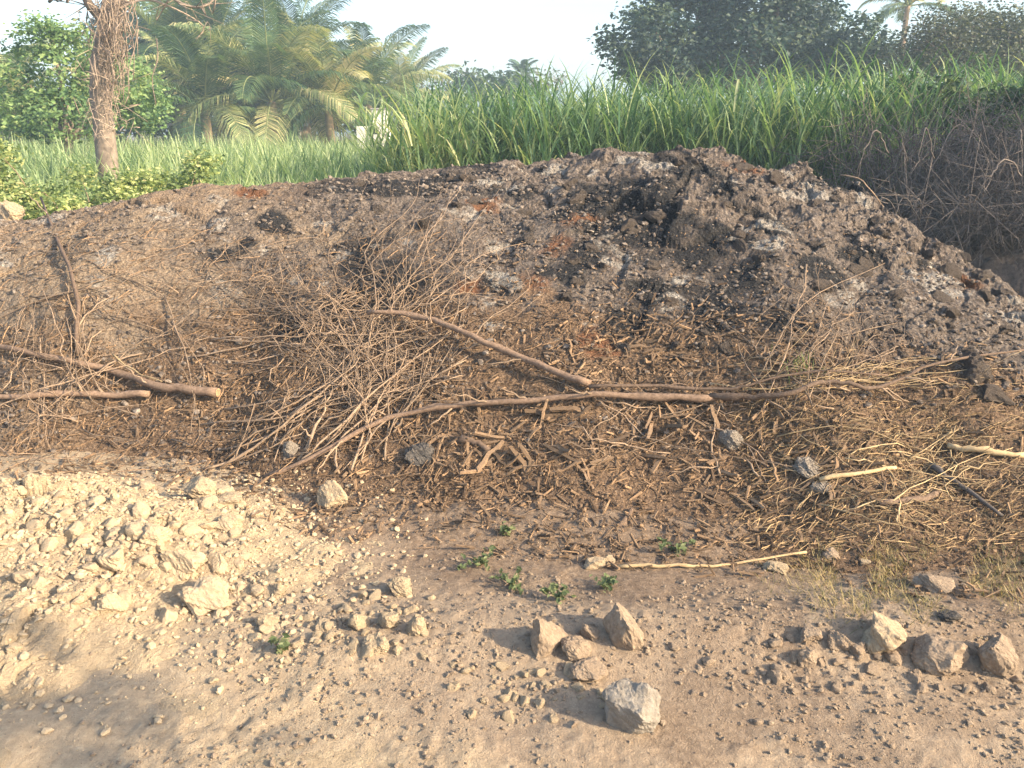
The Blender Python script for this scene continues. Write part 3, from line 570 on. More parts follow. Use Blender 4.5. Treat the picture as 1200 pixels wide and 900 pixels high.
# straw too fine to count
def straw(name, label, n, region, L, wd, mat, dirx=None):
    u = rng.uniform(region[0], region[2], n); v = rng.uniform(region[1], region[3], n); p = hit(u, v); nn = tilt(nrm(p[:, 0], p[:, 1], .1), .22)
    yaw = rng.uniform(0, 6.3, n) if dirx is None else rng.normal(dirx, .5, n); Rm = rotz_n(nn, yaw); Ln = rng.uniform(*L, n); W_ = rng.uniform(*wd, n); cv = rng.normal(0, .18, n)
    tv = np.array([(x, y, z) for x in (-1, -.33, .33, 1) for (y, z) in ((-1, 0), (1, 0), (0, 1))]); V = np.tile(tv, (n, 1, 1)); V[:, :, 1] = V[:, :, 1]*W_[:, None]/2+(V[:, :, 0]**2)*cv[:, None]*Ln[:, None]; V[:, :, 2] = V[:, :, 2]*W_[:, None]+.006+.1*(1-V[:, :, 0]**2)*Ln[:, None]*rng.random(n)[:, None]; V[:, :, 0] *= Ln[:, None]/2
    V = np.einsum('nij,nkj->nki', Rm, V)+p[:, None]
    F = np.array([(i*3+j, i*3+(j+1) % 3, i*3+3+(j+1) % 3, i*3+3+j) for i in range(3) for j in range(3)]); F = (F[None]+(np.arange(n)*12)[:, None, None]).reshape(-1, 4)
    tag(obj(name, mesh(name, V.reshape(-1, 3), F, mat, False, var=np.repeat(rng.random(n), 12))), label, 'straw', kind='stuff')
straw('dry_straw', 'matted dry straw over the lower right end of the heap', 1300, (860, 460, 1230, 645), (.05, .2), (.0015, .0035), STRAW, .3)
straw('dry_straw', 'fine brown straw through the chips in the middle of the heap', 1300, (480, 370, 900, 580), (.04, .16), (.0015, .004), CHIP)
straw('dry_straw', 'fine broken twigs over the left side of the heap', 1700, (-40, 270, 520, 560), (.05, .22), (.0018, .004), CHIP)

# ------------------------------------------------------------------ blades: grass, crop
def blades(b, az, ang, L, wd, droop, var, S=5):
    """curved tapering blades: base b (N,3), azimuth az, angle from vertical ang, length L, droop = extra bend along the blade"""
    N = len(b); t = np.linspace(0, 1, S+1); th = ang[:, None]+droop[:, None]*t[None]**1.4; ds = (L/S)[:, None]
    r = np.concatenate([np.zeros((N, 1)), np.cumsum(np.sin(th[:, :-1])*ds, 1)], 1); z = np.concatenate([np.zeros((N, 1)), np.cumsum(np.cos(th[:, :-1])*ds, 1)], 1)
    ca, sa = np.cos(az)[:, None], np.sin(az)[:, None]; mid = np.stack([b[:, 0:1]+r*ca, b[:, 1:2]+r*sa, b[:, 2:3]+z], -1)
    prof = np.array([.55, 1, .95, .75, .45, .05])[:S+1] if S == 5 else np.interp(t, [0, .3, 1], [.6, 1, .06])
    wv = (wd[:, None]/2*prof[None])[..., None]*np.stack([-sa+0*r, ca+0*r, 0*r], -1)
    V = np.stack([mid-wv, mid+wv], 2).reshape(-1, 3); i = np.arange(S)*2; f = np.stack([i, i+1, i+3, i+2], -1)
    F = (f[None]+(np.arange(N)*(S+1)*2)[:, None, None]).reshape(-1, 4); return V, F, np.repeat(var, (S+1)*2)
def stalks(x, y, z, h, lean_az, lean, nl, yellow=0., mat=TALLG):
    N = len(x); out = []; off = 0
    b = np.stack([x, y, z], -1); v, f, q = blades(b, lean_az, lean, h*.92, np.full(N, .016), rng.uniform(.05, .35, N), np.clip(rng.random(N)*.5+yellow+.2, 0, 1)); out.append((v, f, q))
    for k in range(nl):
        t = (k+rng.random(N))/nl*.72+.22; r = np.sin(lean+.1*t)*h*t; bb = np.stack([x+r*np.cos(lean_az), y+r*np.sin(lean_az), z+np.cos(lean)*h*t*.94], -1)
        az = rng.uniform(0, 6.3, N); out.append(blades(bb, az, rng.uniform(.15, .6, N)+lean*.3, rng.uniform(.6, 1.15, N), rng.uniform(.013, .028, N), rng.uniform(.7, 2.6, N), np.clip(rng.beta(1.6, 2.1, N)+yellow*.6, 0, 1)))
    V = np.concatenate([o[0] for o in out]); q = np.concatenate([o[2] for o in out]); F = []; o_ = 0
    for v, f, _ in out: F.append(f+o_); o_ += len(v)
    return V, np.concatenate(F), q
def front(x): return np.interp(x, [-2.2, -1.2, 1, 3, 5, 7], [10.9, 10.6, 10.4, 10.6, 10.4, 10.6])
def ght(x): return np.interp(x, [-2.0, -1.3, 0, 1.2, 2.5, 4.2, 5.5, 8], [1.95, 1.95, 1.95, 2.02, 2.1, 2.15, 2.25, 2.2])
n = 3000; x = rng.uniform(-1.3, 9, n); y = front(x)+.4+rng.random(n)**1.6*5; hh = ght(x*10.6/y)*rng.uniform(.85, 1.05, n)*(1+.012*(y-10.5))
V, F, q = stalks(x, y, 0*x, hh, rng.uniform(0, 6.3, n), rng.uniform(0, .14, n), 7)
tag(obj('tall_grass', mesh('tall_grass', V, F, TALLG, True, var=q)), 'dense stand of tall green cane grass behind the heap', 'grass', kind='stuff')
for k in range(30):
    x0 = -1.45+k*.235+random.uniform(-.08, .08); y0 = float(front(x0))+random.uniform(-.35, .25); m = 18 if k > 5 else 22
    ph = rng.uniform(0, 6.3, m); rr = rng.uniform(0, .14, m); yl = .42 if k < 6 else random.choice((0, 0, .1, .2))
    V, F, q = stalks(rr*np.cos(ph), rr*np.sin(ph), 0*ph, float(ght(x0))*rng.uniform(.75, 1.08, m), rng.normal(math.pi*(.95 if k < 9 else .9), .8, m), rng.uniform(.02, .30 if k < 7 else .25, m), 6, yl)
    o = obj('grass_clump', mesh('grass_clump', V, F, TALLG, True, var=q), None, (x0, y0, 0))
    tag(o, 'yellowish clump of tall grass leaning at the left end of the cane grass' if k < 6 else 'clump of tall green grass along the front of the cane grass', 'grass clump', 'leaning yellowish clumps' if k < 6 else 'front clumps of the tall grass')
# low green crop at the left
n = 9000; y = 8.4+rng.random(n)**1.7*32; x = rng.uniform(-1, .0, n)*y*.78-.2*y*0; keep = x < -.12*y-.35; x = x[keep]; y = y[keep]; N = len(x); out = []; o_ = 0
Vs, Fs, Qs = [], [], []
for k in range(7):
    ht = rng.uniform(1.15, 1.7, N)*np.clip(.60+.40*(y-8)/4, .5, 1.0); v, f, q = blades(np.stack([x+rng.normal(0, .06, N), y+rng.normal(0, .06, N), 0*x], -1), rng.uniform(0, 6.3, N), rng.uniform(.02, .45, N), ht, rng.uniform(.035, .085, N), rng.uniform(.3, 2.4, N), rng.beta(1.3, 1.2, N), 4)
    Vs.append(v); Fs.append(f+o_); Qs.append(q); o_ += len(v)
tag(obj('crop_field', mesh('crop_field', np.concatenate(Vs), np.concatenate(Fs), CROP, True, var=np.concatenate(Qs))), 'field of low pale green fodder crop left of the cane grass', 'crop', kind='stuff')

# ------------------------------------------------------------------ leaves
def leaves(c, nrmv, s, var, asp=.55):
    N = len(c); yaw = rng.uniform(0, 6.3, N); Rm = rotz_n(nrmv, yaw); t = np.array([(-1, 0, 0), (0, -asp, .12), (1, 0, -.05), (0, asp, .12)])
    V = np.einsum('nij,nkj->nki', Rm, t[None]*s[:, None, None])+c[:, None]; F = np.arange(N*4).reshape(-1, 4); return V.reshape(-1, 3), F, np.repeat(var, 4)
def crown(lobes, ncl, per, crad, ls, upb=.5, hole=.0):
    """lobes [(centre, radii)], leaf clumps on and in the lobes"""
    Cc, Nn, Vv = [], [], []
    for (c, r) in lobes:
        c = np.array(c, float); r = np.array(r, float); m = int(ncl*(r[0]*r[2])**.9); d = rng.normal(size=(m, 3)); d /= np.linalg.norm(d, axis=1, keepdims=True)
        rad = rng.uniform(.55, 1.08, m)**.6; cc = c+d*r*rad[:, None]; sh = rng.normal(0, .22, m)
        k = rng.poisson(per, m)+3; idx = np.repeat(np.arange(m), k); g = rng.normal(0, 1, (len(idx), 3))*crad*np.array([1, 1, .6])
        Cc.append(cc[idx]+g); nn = d[idx]*.6+rng.normal(0, .7, (len(idx), 3))+np.array([0, 0, upb]); Nn.append(nn/np.linalg.norm(nn, axis=1, keepdims=True)); Vv.append(np.clip(.45+sh[idx]+rng.normal(0, .18, len(idx)), 0, 1))
    c = np.concatenate(Cc); nn = np.concatenate(Nn); v = np.concatenate(Vv); k = c[:, 2] > .05; c, nn, v = c[k], nn[k], v[k]
    return leaves(c, nn, rng.uniform(*ls, len(c)), v)
def tree(name, loc, lobes, leafmat, label, cat='tree', group=None, ncl=26, per=26, crad=.25, ls=(.07, .14), tr=.2, trmat=TRUNK, twigs=0, cr_name='crown'):
    o = empty(name, loc, label, cat, group); tb = Tubes(); top = np.mean([l[0] for l in lobes], 0)
    tb.add(spline([(0, 0, -.1), (tr*.3, tr*.2, top[2]*.3), (top[0]*.5, top[1]*.5, top[2]*.75)], 9), np.linspace(tr, tr*.55, 9), 10)
    st = np.array((top[0]*.4, top[1]*.4, top[2]*.6))
    for c, r in lobes:
        c = np.array(c, float); tb.add(spline([st, (st+c)/2+rng.normal(0, .15, 3), c+np.array([0, 0, r[2]*.4])], 8), np.linspace(tr*.45, tr*.12, 8), 7)
        for k in range(twigs):
            e = rng.normal(size=3); e[2] = abs(e[2]); e /= np.linalg.norm(e); a = c+rng.normal(0, .2, 3)*r; tb.add(spline([a, a+e*r*.6+rng.normal(0, .1, 3), a+e*np.array(r)*1.1], 6), np.linspace(tr*.12, .006, 6), 4)
    obj('trunk', tb.mesh('trunk', trmat), o); V, F, q = crown(lobes, ncl, per, crad, ls); obj(cr_name, mesh(cr_name, V, F, leafmat, False, var=q), o); return o
def px(u, v, y): return at_y(float(u), float(v), float(y))
def lobes_px(lst, y, base_):
    out = []
    for (u, v, ru, rv) in lst:
        p = px(u, v, y); s = depth(p)/FPX; out.append((p-np.array(base_)+np.array([0, random.uniform(-.6, .6)*ru*s, 0]), (ru*s, ru*s*.9, rv*s)))
    return out
def treepx(name, u, y, lst, mat, label, **kw):
    b = (px(u, 200, y)[0], y, 0); return tree(name, b, lobes_px(lst, y, b), mat, label, **kw)
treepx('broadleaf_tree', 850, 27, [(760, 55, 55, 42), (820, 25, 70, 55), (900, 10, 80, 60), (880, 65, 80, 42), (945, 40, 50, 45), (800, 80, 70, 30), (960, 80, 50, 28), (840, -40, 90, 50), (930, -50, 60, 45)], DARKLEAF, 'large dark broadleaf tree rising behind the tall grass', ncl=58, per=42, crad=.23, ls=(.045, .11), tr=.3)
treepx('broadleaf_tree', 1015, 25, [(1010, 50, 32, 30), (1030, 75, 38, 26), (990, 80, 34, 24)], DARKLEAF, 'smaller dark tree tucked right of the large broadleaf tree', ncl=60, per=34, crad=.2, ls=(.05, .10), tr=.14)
treepx('thorn_tree', 1130, 22, [(1095, 55, 40, 30), (1150, 45, 55, 34), (1200, 50, 45, 32), (1080, 80, 38, 24), (1170, 80, 60, 26), (1240, 60, 50, 40)], GREYLEAF, 'grey brown thorny tree at the upper right', ncl=130, per=50, crad=.32, ls=(.028, .062), tr=.16, twigs=22, trmat=GREYTWIG)
treepx('broadleaf_tree', 75, 17, [(70, 75, 48, 45), (45, 110, 45, 32), (110, 95, 44, 45), (150, 95, 30, 28), (95, 135, 60, 26), (30, 140, 50, 22), (70, 45, 30, 22), (160, 130, 36, 20)], MIDLEAF, 'bright green bushy tree behind the vine covered trunk', ncl=75, per=50, crad=.15, ls=(.028, .066), tr=.14)
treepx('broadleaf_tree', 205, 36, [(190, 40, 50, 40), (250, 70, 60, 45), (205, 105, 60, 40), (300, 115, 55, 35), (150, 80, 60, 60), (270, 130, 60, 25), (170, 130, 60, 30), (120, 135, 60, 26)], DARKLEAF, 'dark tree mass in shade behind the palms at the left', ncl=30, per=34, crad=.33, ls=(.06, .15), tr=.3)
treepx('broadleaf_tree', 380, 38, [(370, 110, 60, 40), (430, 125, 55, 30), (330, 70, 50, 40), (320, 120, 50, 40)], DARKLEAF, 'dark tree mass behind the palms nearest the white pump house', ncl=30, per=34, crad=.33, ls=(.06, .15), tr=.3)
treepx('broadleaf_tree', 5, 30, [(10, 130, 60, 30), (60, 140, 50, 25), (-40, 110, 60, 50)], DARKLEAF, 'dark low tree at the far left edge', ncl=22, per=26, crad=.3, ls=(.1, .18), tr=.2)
treepx('broadleaf_tree', 575, 48, [(570, 100, 40, 18), (590, 92, 26, 16), (545, 108, 30, 14), (610, 104, 30, 16)], BLUELEAF, 'hazy green tree far behind the tall grass', ncl=12, per=26, crad=.4, ls=(.12, .22), tr=.2)
treepx('thorn_tree', 645, 50, [(640, 92, 20, 14), (655, 98, 16, 10), (625, 104, 18, 10)], GREYLEAF, 'pale thin bare crowned tree far behind, right of the hazy green tree', ncl=9, per=14, crad=.35, ls=(.08, .14), tr=.12, twigs=14)
treepx('thorn_tree', 520, 52, [(520, 98, 30, 16), (550, 94, 24, 12), (495, 108, 30, 14)], GREYLEAF, 'pale brownish tree far behind, left of the hazy green tree', ncl=9, per=16, crad=.4, ls=(.09, .15), tr=.15, twigs=10)
# low weeds at the left end of the heap and creeper over the brush at the right
def bush(name, u, v, y, ru, rv, mat, label, cat, group=None, **kw):
    p = px(u, v, y); b = (p[0], y, 0); s = depth(p)/FPX; L_ = []
    for k in range(15):
        e = random.random()**1.5; f = random.uniform(-1, 1); L_.append(((f*ru*s*1.1, random.uniform(-.6, .6)*ru*s, p[2]*(.55+.6*e*(1-.5*abs(f)))+random.uniform(-.1, .1)), (random.uniform(.07, .2)*(1.2-.5*e), .13, random.uniform(.07, .17))))
    return tree(name, b, L_, mat, label, cat, group, tr=.02, trmat=TWIG, cr_name='foliage', **kw)
for k, (u, v, y, ru, rv, lab) in enumerate([(15, 205, 7.6, 50, 22, 'yellow green leafy weed bush at the left edge behind the heap'), (85, 212, 7.8, 60, 20, 'yellow green weed bush below the vine covered trunk'), (150, 222, 8.0, 50, 14, 'low weed bush right of the vine covered trunk'), (30, 228, 7.2, 60, 18, 'darker weed bush lowest at the left edge'), (215, 206, 8.6, 45, 12, 'thin low weeds behind the left crest')]):
    bush('weed_bush', u, v, y, ru, rv, WEED, lab, 'bush', ncl=1300, per=20, crad=.07, ls=(.010, .032))
for k, (u, v, y, ru, rv, lab) in enumerate([(1120, 95, 11.0, 60, 30, 'leafy green creeper bush over the top of the dead brush'), (1185, 105, 10.4, 45, 45, 'leafy green creeper bush at the right edge'), (1060, 120, 11.3, 40, 30, 'leafy bush where the tall grass meets the dead brush')]):
    bush('creeper_bush', u, v, y, ru, rv, CREEPLEAF, lab, 'bush', ncl=420, per=20, crad=.10, ls=(.03, .06))
# the dead brush on the dark bank
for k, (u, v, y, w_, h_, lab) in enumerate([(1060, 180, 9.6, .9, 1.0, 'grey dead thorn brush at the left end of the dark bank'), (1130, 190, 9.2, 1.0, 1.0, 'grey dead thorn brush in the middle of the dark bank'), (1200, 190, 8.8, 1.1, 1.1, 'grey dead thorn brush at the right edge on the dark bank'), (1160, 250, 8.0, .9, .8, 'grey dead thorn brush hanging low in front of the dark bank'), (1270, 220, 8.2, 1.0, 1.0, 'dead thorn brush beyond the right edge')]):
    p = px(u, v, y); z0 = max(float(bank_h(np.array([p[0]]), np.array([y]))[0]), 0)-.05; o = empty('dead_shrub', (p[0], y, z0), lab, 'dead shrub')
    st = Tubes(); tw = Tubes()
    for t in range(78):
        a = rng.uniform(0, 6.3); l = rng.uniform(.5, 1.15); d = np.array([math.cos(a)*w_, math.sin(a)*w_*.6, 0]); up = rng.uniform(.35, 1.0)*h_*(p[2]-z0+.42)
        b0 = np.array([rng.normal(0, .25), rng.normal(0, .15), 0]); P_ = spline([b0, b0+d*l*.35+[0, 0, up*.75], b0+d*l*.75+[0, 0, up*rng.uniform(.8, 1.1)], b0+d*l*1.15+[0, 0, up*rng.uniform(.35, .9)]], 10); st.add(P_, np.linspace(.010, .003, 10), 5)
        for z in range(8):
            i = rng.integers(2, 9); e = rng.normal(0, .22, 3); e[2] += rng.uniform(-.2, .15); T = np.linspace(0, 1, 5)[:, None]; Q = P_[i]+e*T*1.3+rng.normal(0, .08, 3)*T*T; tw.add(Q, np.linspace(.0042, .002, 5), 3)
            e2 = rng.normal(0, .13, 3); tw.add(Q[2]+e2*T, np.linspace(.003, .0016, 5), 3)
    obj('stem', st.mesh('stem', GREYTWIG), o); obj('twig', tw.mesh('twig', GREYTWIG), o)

for k in range(13):                                                # pale arching twigs hanging out over the dark bank
    u0 = random.uniform(1020, 1210); v0 = random.uniform(170, 300); du = random.uniform(-110, 60); yy = random.uniform(7.2, 8.6)
    P_ = spline([px(u0, v0, yy), px(u0+du*.4, v0-random.uniform(5, 40), yy-.2), px(u0+du*.8, v0+random.uniform(-10, 20), yy-.35), px(u0+du*1.1, v0+random.uniform(10, 70), yy-.45)], 16); P_[1:-1] += rng.normal(0, .006, (14, 3))
    tb = Tubes(); tb.add(P_-P_[0], np.linspace(.0065, .002, 16), 5)
    for z in range(4):
        i = rng.integers(3, 13); T = np.linspace(0, 1, 5)[:, None]; e = rng.normal(0, .14, 3); tb.add(P_[i]-P_[0]+e*T+rng.normal(0, .05, 3)*T*T, np.linspace(.003, .0013, 5), 4)
    tag(obj('dry_twig', tb.mesh('dry_twig', GREYTWIG), None, P_[0]), 'pale arching twig hanging out over the dark bank', 'twig', 'arching twigs over the dark bank')

# ------------------------------------------------------------------ the vine covered trunk at the left
b0 = px(120, 180, 11); o = empty('vine_covered_tree', (b0[0], 11, 0), 'bare tree trunk draped with dry hanging vines', 'tree')
def loc_(u, v, y=11): return px(u, v, y)-np.array([b0[0], 11, 0])
tb = Tubes(); tb.add(spline([(0, 0, -.1), loc_(119, 150)+np.array([.03, 0, 0]), loc_(117, 90), loc_(125, 40), loc_(132, 0), loc_(138, -60)], 20), np.linspace(.135, .10, 20)*(1+.07*rng.normal(size=20)), 14); obj('trunk', tb.mesh('trunk', TRUNK), o)
for pts, r in (([(120, 30), (108, 5), (95, -15), (70, -10), (55, 2)], .07), ([(130, 15), (150, -5), (175, -20), (215, 5), (245, 10), (262, -12)], .035), ([(128, 20), (165, 0), (200, 8), (232, 28), (225, 45)], .018)):
    t2 = Tubes(); q = spline([loc_(u, v)+rng.normal(0, .1, 3)*[0, 1, 0] for u, v in pts], 14); t2.add(q, np.linspace(r, r*.25, 14), 8)
    for k in range(7):
        i = rng.integers(5, 13); t2.add(spline([q[i], q[i]+rng.normal(0, .12, 3), q[i]+rng.normal(0, .25, 3)], 6), np.linspace(r*.25+.002, .002, 6), 4)
    obj('branch', t2.mesh('branch', TRUNK), o)
vt = Tubes()
for k in range(110):
    t0 = rng.uniform(-30, 90); u = np.interp(t0, [0, 90], [128, 118])+rng.normal(0, 10)+rng.exponential(6); l = rng.uniform(15, 90); yv = 11+rng.uniform(-.35, .1)
    pts = [loc_(u+rng.normal(0, 4)+d*l*.06, t0+d*l, yv+rng.normal(0, .05)) for d in (0, .3, .6, 1)]; vt.add(spline(pts, 9), np.linspace(.009, .004, 9), 4)
obj('vine', vt.mesh('vine', VINE), o)
vt = Tubes()
for k in range(150):
    u = 118+rng.normal(8, 14); v = rng.uniform(0, 155); a = loc_(u, v, 11+rng.uniform(-.3, .0)); vt.add(spline([a, a+rng.normal(0, .09, 3), a+rng.normal(0, .16, 3)-[0, 0, .1]], 6), np.linspace(.006, .0025, 6), 3)
obj('vine_tangle', vt.mesh('vine_tangle', VINE), o)

# ------------------------------------------------------------------ palms
def frond(az, el, L, droop, yellow, twist=0.):
    m = 15; t = np.linspace(0, 1, m); th = el-droop*t**1.6; r = np.concatenate([[0], np.cumsum(np.cos(th[:-1])*L/(m-1))]); z = np.concatenate([[0], np.cumsum(np.sin(th[:-1])*L/(m-1))])
    d = np.array([math.cos(az), math.sin(az), 0]); sd = np.array([-math.sin(az), math.cos(az), 0]); P_ = r[:, None]*d+z[:, None]*[0, 0, 1]+sd*(twist*L*t**2)[:, None]
    tb = Tubes(); tb.add(P_, np.linspace(.035, .006, m), 5); Vt = tb.v; Ft = list(tb.f); n0 = tb.n; V = [np.concatenate(Vt)]; var = [np.full(n0, .75)]
    K = 74; tt = np.linspace(.14, .99, K)
    for sgn in (-1, 1):
        for k in range(K):
            x_ = tt[k]*(m-1); i = min(int(x_), m-2); a = P_[i]*(1-x_+i)+P_[i+1]*(x_-i); tg = P_[i+1]-P_[i]; tg /= np.linalg.norm(tg); nn = np.cross(sd, tg)*-1
            nn = nn if nn[2] > 0 else -nn; l = L*.26*math.sin(math.pi*min(.12+tt[k]*.86, 1))**.6*random.uniform(.85, 1.1)+.06
            dr = sgn*sd*math.cos(.35)*.8+tg*.62+nn*.22*random.uniform(.4, 1.2); dr /= np.linalg.norm(dr); g = np.array([0, 0, -1]); w_ = .019
            p1 = a+dr*l*.5+g*l*.05; p2 = a+dr*l*.92+g*l*(.30+.2*random.random()); wv = tg*w_
            V.append(np.array([a-wv*.6, a+wv*.6, p1+wv, p1-wv, p2+wv*.15, p2-wv*.15])); o_ = n0; Ft += [[o_, o_+1, o_+2, o_+3], [o_+3, o_+2, o_+4, o_+5]]; n0 += 6; var.append(np.full(6, min(1, max(0, random.gauss(yellow, .12)))))
    return mesh('frond', np.concatenate(V), Ft, PALMLEAF, False, var=np.concatenate(var))
def palm(u, y, vtop, L, nf, label, yel=.55, tr=.14, lean=0):
    p = px(u, vtop, y); h = p[2]; o = empty('palm_tree', (p[0], y, 0), label, 'palm tree'); tb = Tubes(); m = 26
    prof = np.linspace(tr*1.5, tr*.85, m)*(1+.07*(np.arange(m) % 2)); tb.add(spline([(-lean, 0, -.1), (-lean*.4, 0, h*.5), (0, 0, h)], m), prof, 12); obj('trunk', tb.mesh('trunk', PALMTRUNK), o)
    nf += 5
    for k in range(nf):
        f = k/nf; el = R(82)-R(88)*f+random.gauss(0, .08); az = k*2.399+random.gauss(0, .2)
        fr = obj('frond', frond(az, el, L*random.uniform(.85, 1.1), random.uniform(.7, 1.5)+.3*f, yel+random.choice((-.25, -.1, 0, .15, .3)), random.uniform(-.08, .08)), o, (0, 0, h-.05))
for a in [(240, 27, 128, 3.6, 20, 'palm with fresh arching fronds and a short orange stem, leftmost of the full palms', .42, .16, .1), (318, 28, 118, 3.9, 20, 'tall spreading palm with straw coloured drooping fronds in the middle of the palms', .66, .15, -.1),
          (385, 29, 128, 3.3, 18, 'palm with yellowed lower fronds right of the tall spreading palm', .66, .14, 0), (432, 33, 118, 3.7, 18, 'palm standing just left of the white pump house', .48, .15, .2), (255, 33, 45, 4.0, 18, 'taller palm with its head high behind the leftmost palm', .45, .17, .3),
          (470, 37, 122, 3.2, 16, 'hazy palm right of the white pump house', .55, .14, 0), (205, 31, 70, 3.4, 16, 'shaded palm hidden behind the vine covered trunk', .40, .14, 0), (10, 26, 120, 2.8, 14, 'palm at the far left edge with drooping pale fronds', .6, .14, 0), (350, 34, 78, 3.8, 17, 'taller palm behind the tall spreading palm', .45, .16, -.2), (612, 60, 88, 1.6, 14, 'tiny far palm head above the hazy trees', .2, .12, 0), (1064, 36, 6, 2.0, 10, 'palm head with dry brown fronds above the thorny tree', .6, .11, 0)]:
    palm(*a)

# ------------------------------------------------------------------ buildings far behind
def box(name, lo, hi, mat, parent, bev=.02):
    bm = bmesh.new(); bmesh.ops.create_cube(bm, size=1)
    for v_ in bm.verts: v_.co = [(lo[k]+hi[k])/2+v_.co[k]*(hi[k]-lo[k]) for k in range(3)]
    bmesh.ops.bevel(bm, geom=bm.edges[:], offset=bev, segments=2, affect='EDGES'); me = bpy.data.meshes.new(name); bm.to_mesh(me); bm.free(); me.materials.append(mat); return obj(name, me, parent)
p = px(442, 160, 25.5); o = empty('pump_house', (p[0], 25.5, 0), 'small white pump house with a raised square tank', 'building')
z1 = px(445, 148, 25.5)[2]; z2 = px(445, 129, 25.5)[2]
box('wall', (-.55, -.45, 0), (.36, .45, z1), WHITEW, o); box('tank', (-.10, -.25, z1+.003), (.33, .25, z2), WHITEW, o); box('tank_lid', (-.14, -.29, z2+.003), (.37, .29, z2+.05), ROOFM, o); box('window', (-.05, -.47, z1-.22), (.13, -.453, z1-.04), DARKW, o, .004)
p = px(280, 158, 33.5); o = empty('white_house', (p[0], 33.5, 0), 'low white house glimpsed between the palm stems', 'building'); box('wall', (-2.4, 0, 0), (2.4, 3, 1.75), WHITEW, o); box('roof', (-2.7, -.3, 1.753), (2.7, 3.3, 1.87), ROOFM, o)
for q in (-1.5, .2, 1.6): box('window', (q, -.03, .7), (q+.6, -.003, 1.4), DARKW, o, .005)

SOILWEED = mat_leaf('dusty_weed_leaf', [(0, (.07, .10, .045)), (.5, (.14, .175, .08)), (1, (.25, .26, .13))], .3)
# ------------------------------------------------------------------ weeds and dry grass on the bare soil
for (u, v, wpx, lab) in [(563, 662, 44, 'low green weed left of the reed on the bare soil'), (600, 688, 46, 'green weed in the middle of the bare soil weeds'), (656, 703, 36, 'green weed nearest the pointed rock'), (711, 690, 26, 'small green weed above the upright rock'), (790, 645, 40, 'flat green weed above the long reed'), (595, 628, 18, 'thin seedling stalk above the other weeds'), (328, 765, 26, 'dusty grey green sprig in the gravel below the pale pile')]:
    p = hit(u, v)[0]; r = wpx*1.25*depth(p)/FPX/2; o = empty('green_weed', p, lab, 'weed'); tb = Tubes(); N = int(26+wpx*1.3); ends = []
    for k in range(9):
        a = rng.uniform(0, 6.3); e = np.array([math.cos(a)*r*rng.uniform(.4, 1), math.sin(a)*r*rng.uniform(.4, 1.2), rng.uniform(.01, .045)]); S_ = spline([(0, 0, -.005), e*.5+[0, 0, .015], e], 6); tb.add(S_, np.linspace(.0022, .001, 6), 4); ends.append(S_)
    E = np.concatenate(ends); c = E[rng.integers(0, len(E), N)]+rng.normal(0, .0045, (N, 3))+[0, 0, .006]; V, F, q = leaves(c, tilt(np.tile([[0, -.2, 1.]], (N, 1)), .5), rng.uniform(.008, .019, N), rng.random(N)*.8); obj('stem', tb.mesh('stem', TWIG), o); obj('leaf_tuft', mesh('leaf_tuft', V, F, SOILWEED, False, var=q), o)
n = 5200; u = np.concatenate([rng.normal(1120, 70, n*2//3), rng.normal(1000, 45, n//3)]); v = rng.normal(680, 24, len(u)); k = (v > 632) & (u < 1240) & (fbm(u, v, 40, 2, 150) > -.25); p = hit(u[k], v[k]); N = len(p)
V, F, q = blades(p, rng.uniform(0, 6.3, N), rng.uniform(.3, 1.3, N), rng.uniform(.02, .065, N), rng.uniform(.0015, .003, N), rng.uniform(.1, 1, N), rng.random(N), 3)
DRYG = mat_leaf('dry_grass_blade', [(0, (.12, .13, .05)), (.4, (.28, .22, .10)), (1, (.46, .36, .19))], .2)
tag(obj('dry_grass', mesh('dry_grass', V, F, DRYG, False, var=q)), 'sparse dry grass on the bare soil at the lower right', 'grass', kind='stuff')
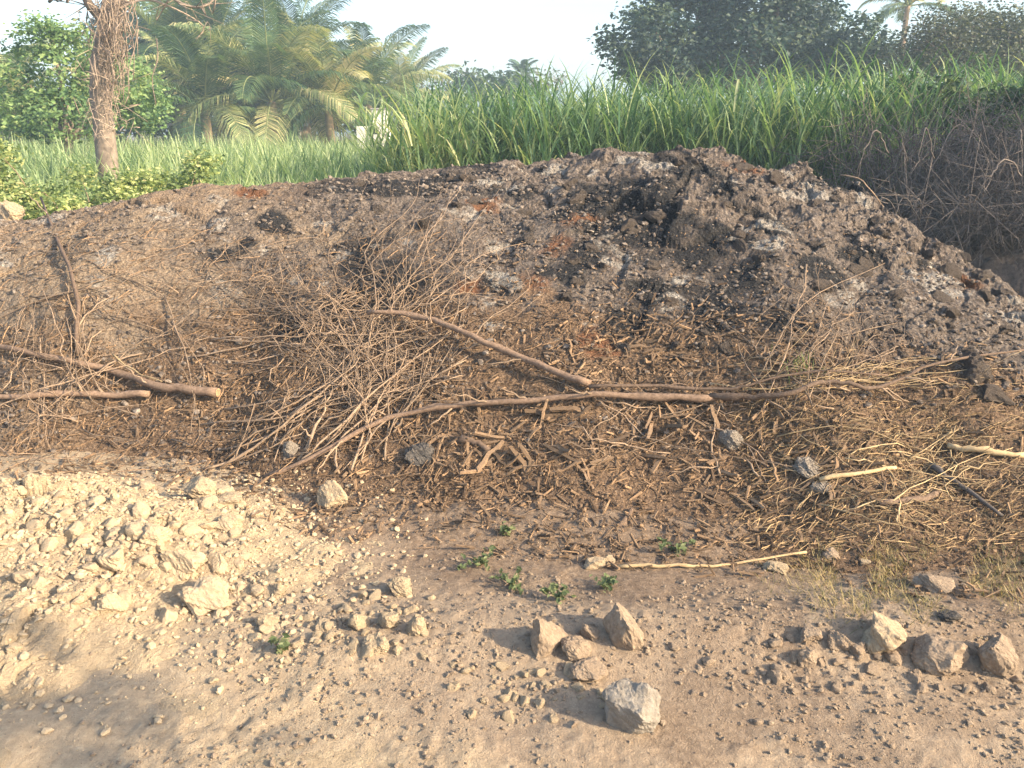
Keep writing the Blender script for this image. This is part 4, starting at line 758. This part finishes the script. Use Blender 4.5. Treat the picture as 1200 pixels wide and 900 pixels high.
n = 300; u = rng.normal(935, 12, n); v = rng.normal(436, 8, n); p = hit(u[:40], v[:40]); V, F, q = blades(p, rng.uniform(0, 6.3, 40), rng.uniform(.1, .7, 40), rng.uniform(.05, .12, 40), rng.uniform(.003, .006, 40), rng.uniform(.1, .8, 40), rng.random(40)*.7, 4)
tag(obj('grass_tuft', mesh('grass_tuft', V, F, WEED, False, var=q)), 'small green grass tuft above the branch on the right slope', 'grass tuft')

# ------------------------------------------------------------------ unseen tree shading the brush, and a crown added to shade the near track
def shade(loc, ztop, lobes, dens, label):
    return tree('unseen_shade_tree', loc, lobes, MIDLEAF, label, ncl=dens, per=24, crad=.28, ls=(.07, .14), tr=.18)
def to_sun(x, y, z0, dist): return np.array([x, y, z0])+dist*np.array([SUN_DIR[0], SUN_DIR[1], math.tan(SUN_EL)])
c = to_sun(5.6, 8.8, .8, 8.0); shade((c[0], c[1], 0), 0, [((0, 0, c[2]), (1.9, 1.9, 1.0)), ((.8, -.8, c[2]+.5), (1.5, 1.5, .9)), ((-.4, 1.4, c[2]-.2), (1.5, 1.5, .8)), ((.2, .6, c[2]+1.0), (1.6, 1.6, .7))], 30, 'roadside tree right of the frame shading the dead brush')
c = to_sun(-2.15, 1.42, 0, 7.0); shade((c[0]+.4, c[1]-.3, 0), 0, [((-.4, .3, c[2]), (1.15, .7, .17))], 130, 'unseen leafy crown added behind the camera to shade the near track')

# ------------------------------------------------------------------ the hazy evening air
bm = bmesh.new(); bmesh.ops.create_cube(bm, size=1)
for v_ in bm.verts: v_.co = (v_.co[0]*720, v_.co[1]*720, (v_.co[2]+.5)*19-1.5)
me = bpy.data.meshes.new('haze'); bm.to_mesh(me); bm.free(); hm = bpy.data.materials.new('haze'); hm.use_nodes = True; t = hm.node_tree; t.nodes.clear()
pv = t.nodes.new('ShaderNodeVolumePrincipled'); pv.inputs['Color'].default_value = (.62, .82, 1, 1); pv.inputs['Density'].default_value = .0036
t.links.new(pv.outputs[0], t.nodes.new('ShaderNodeOutputMaterial').inputs['Volume']); me.materials.append(hm); tag(obj('haze', me), kind='stuff')
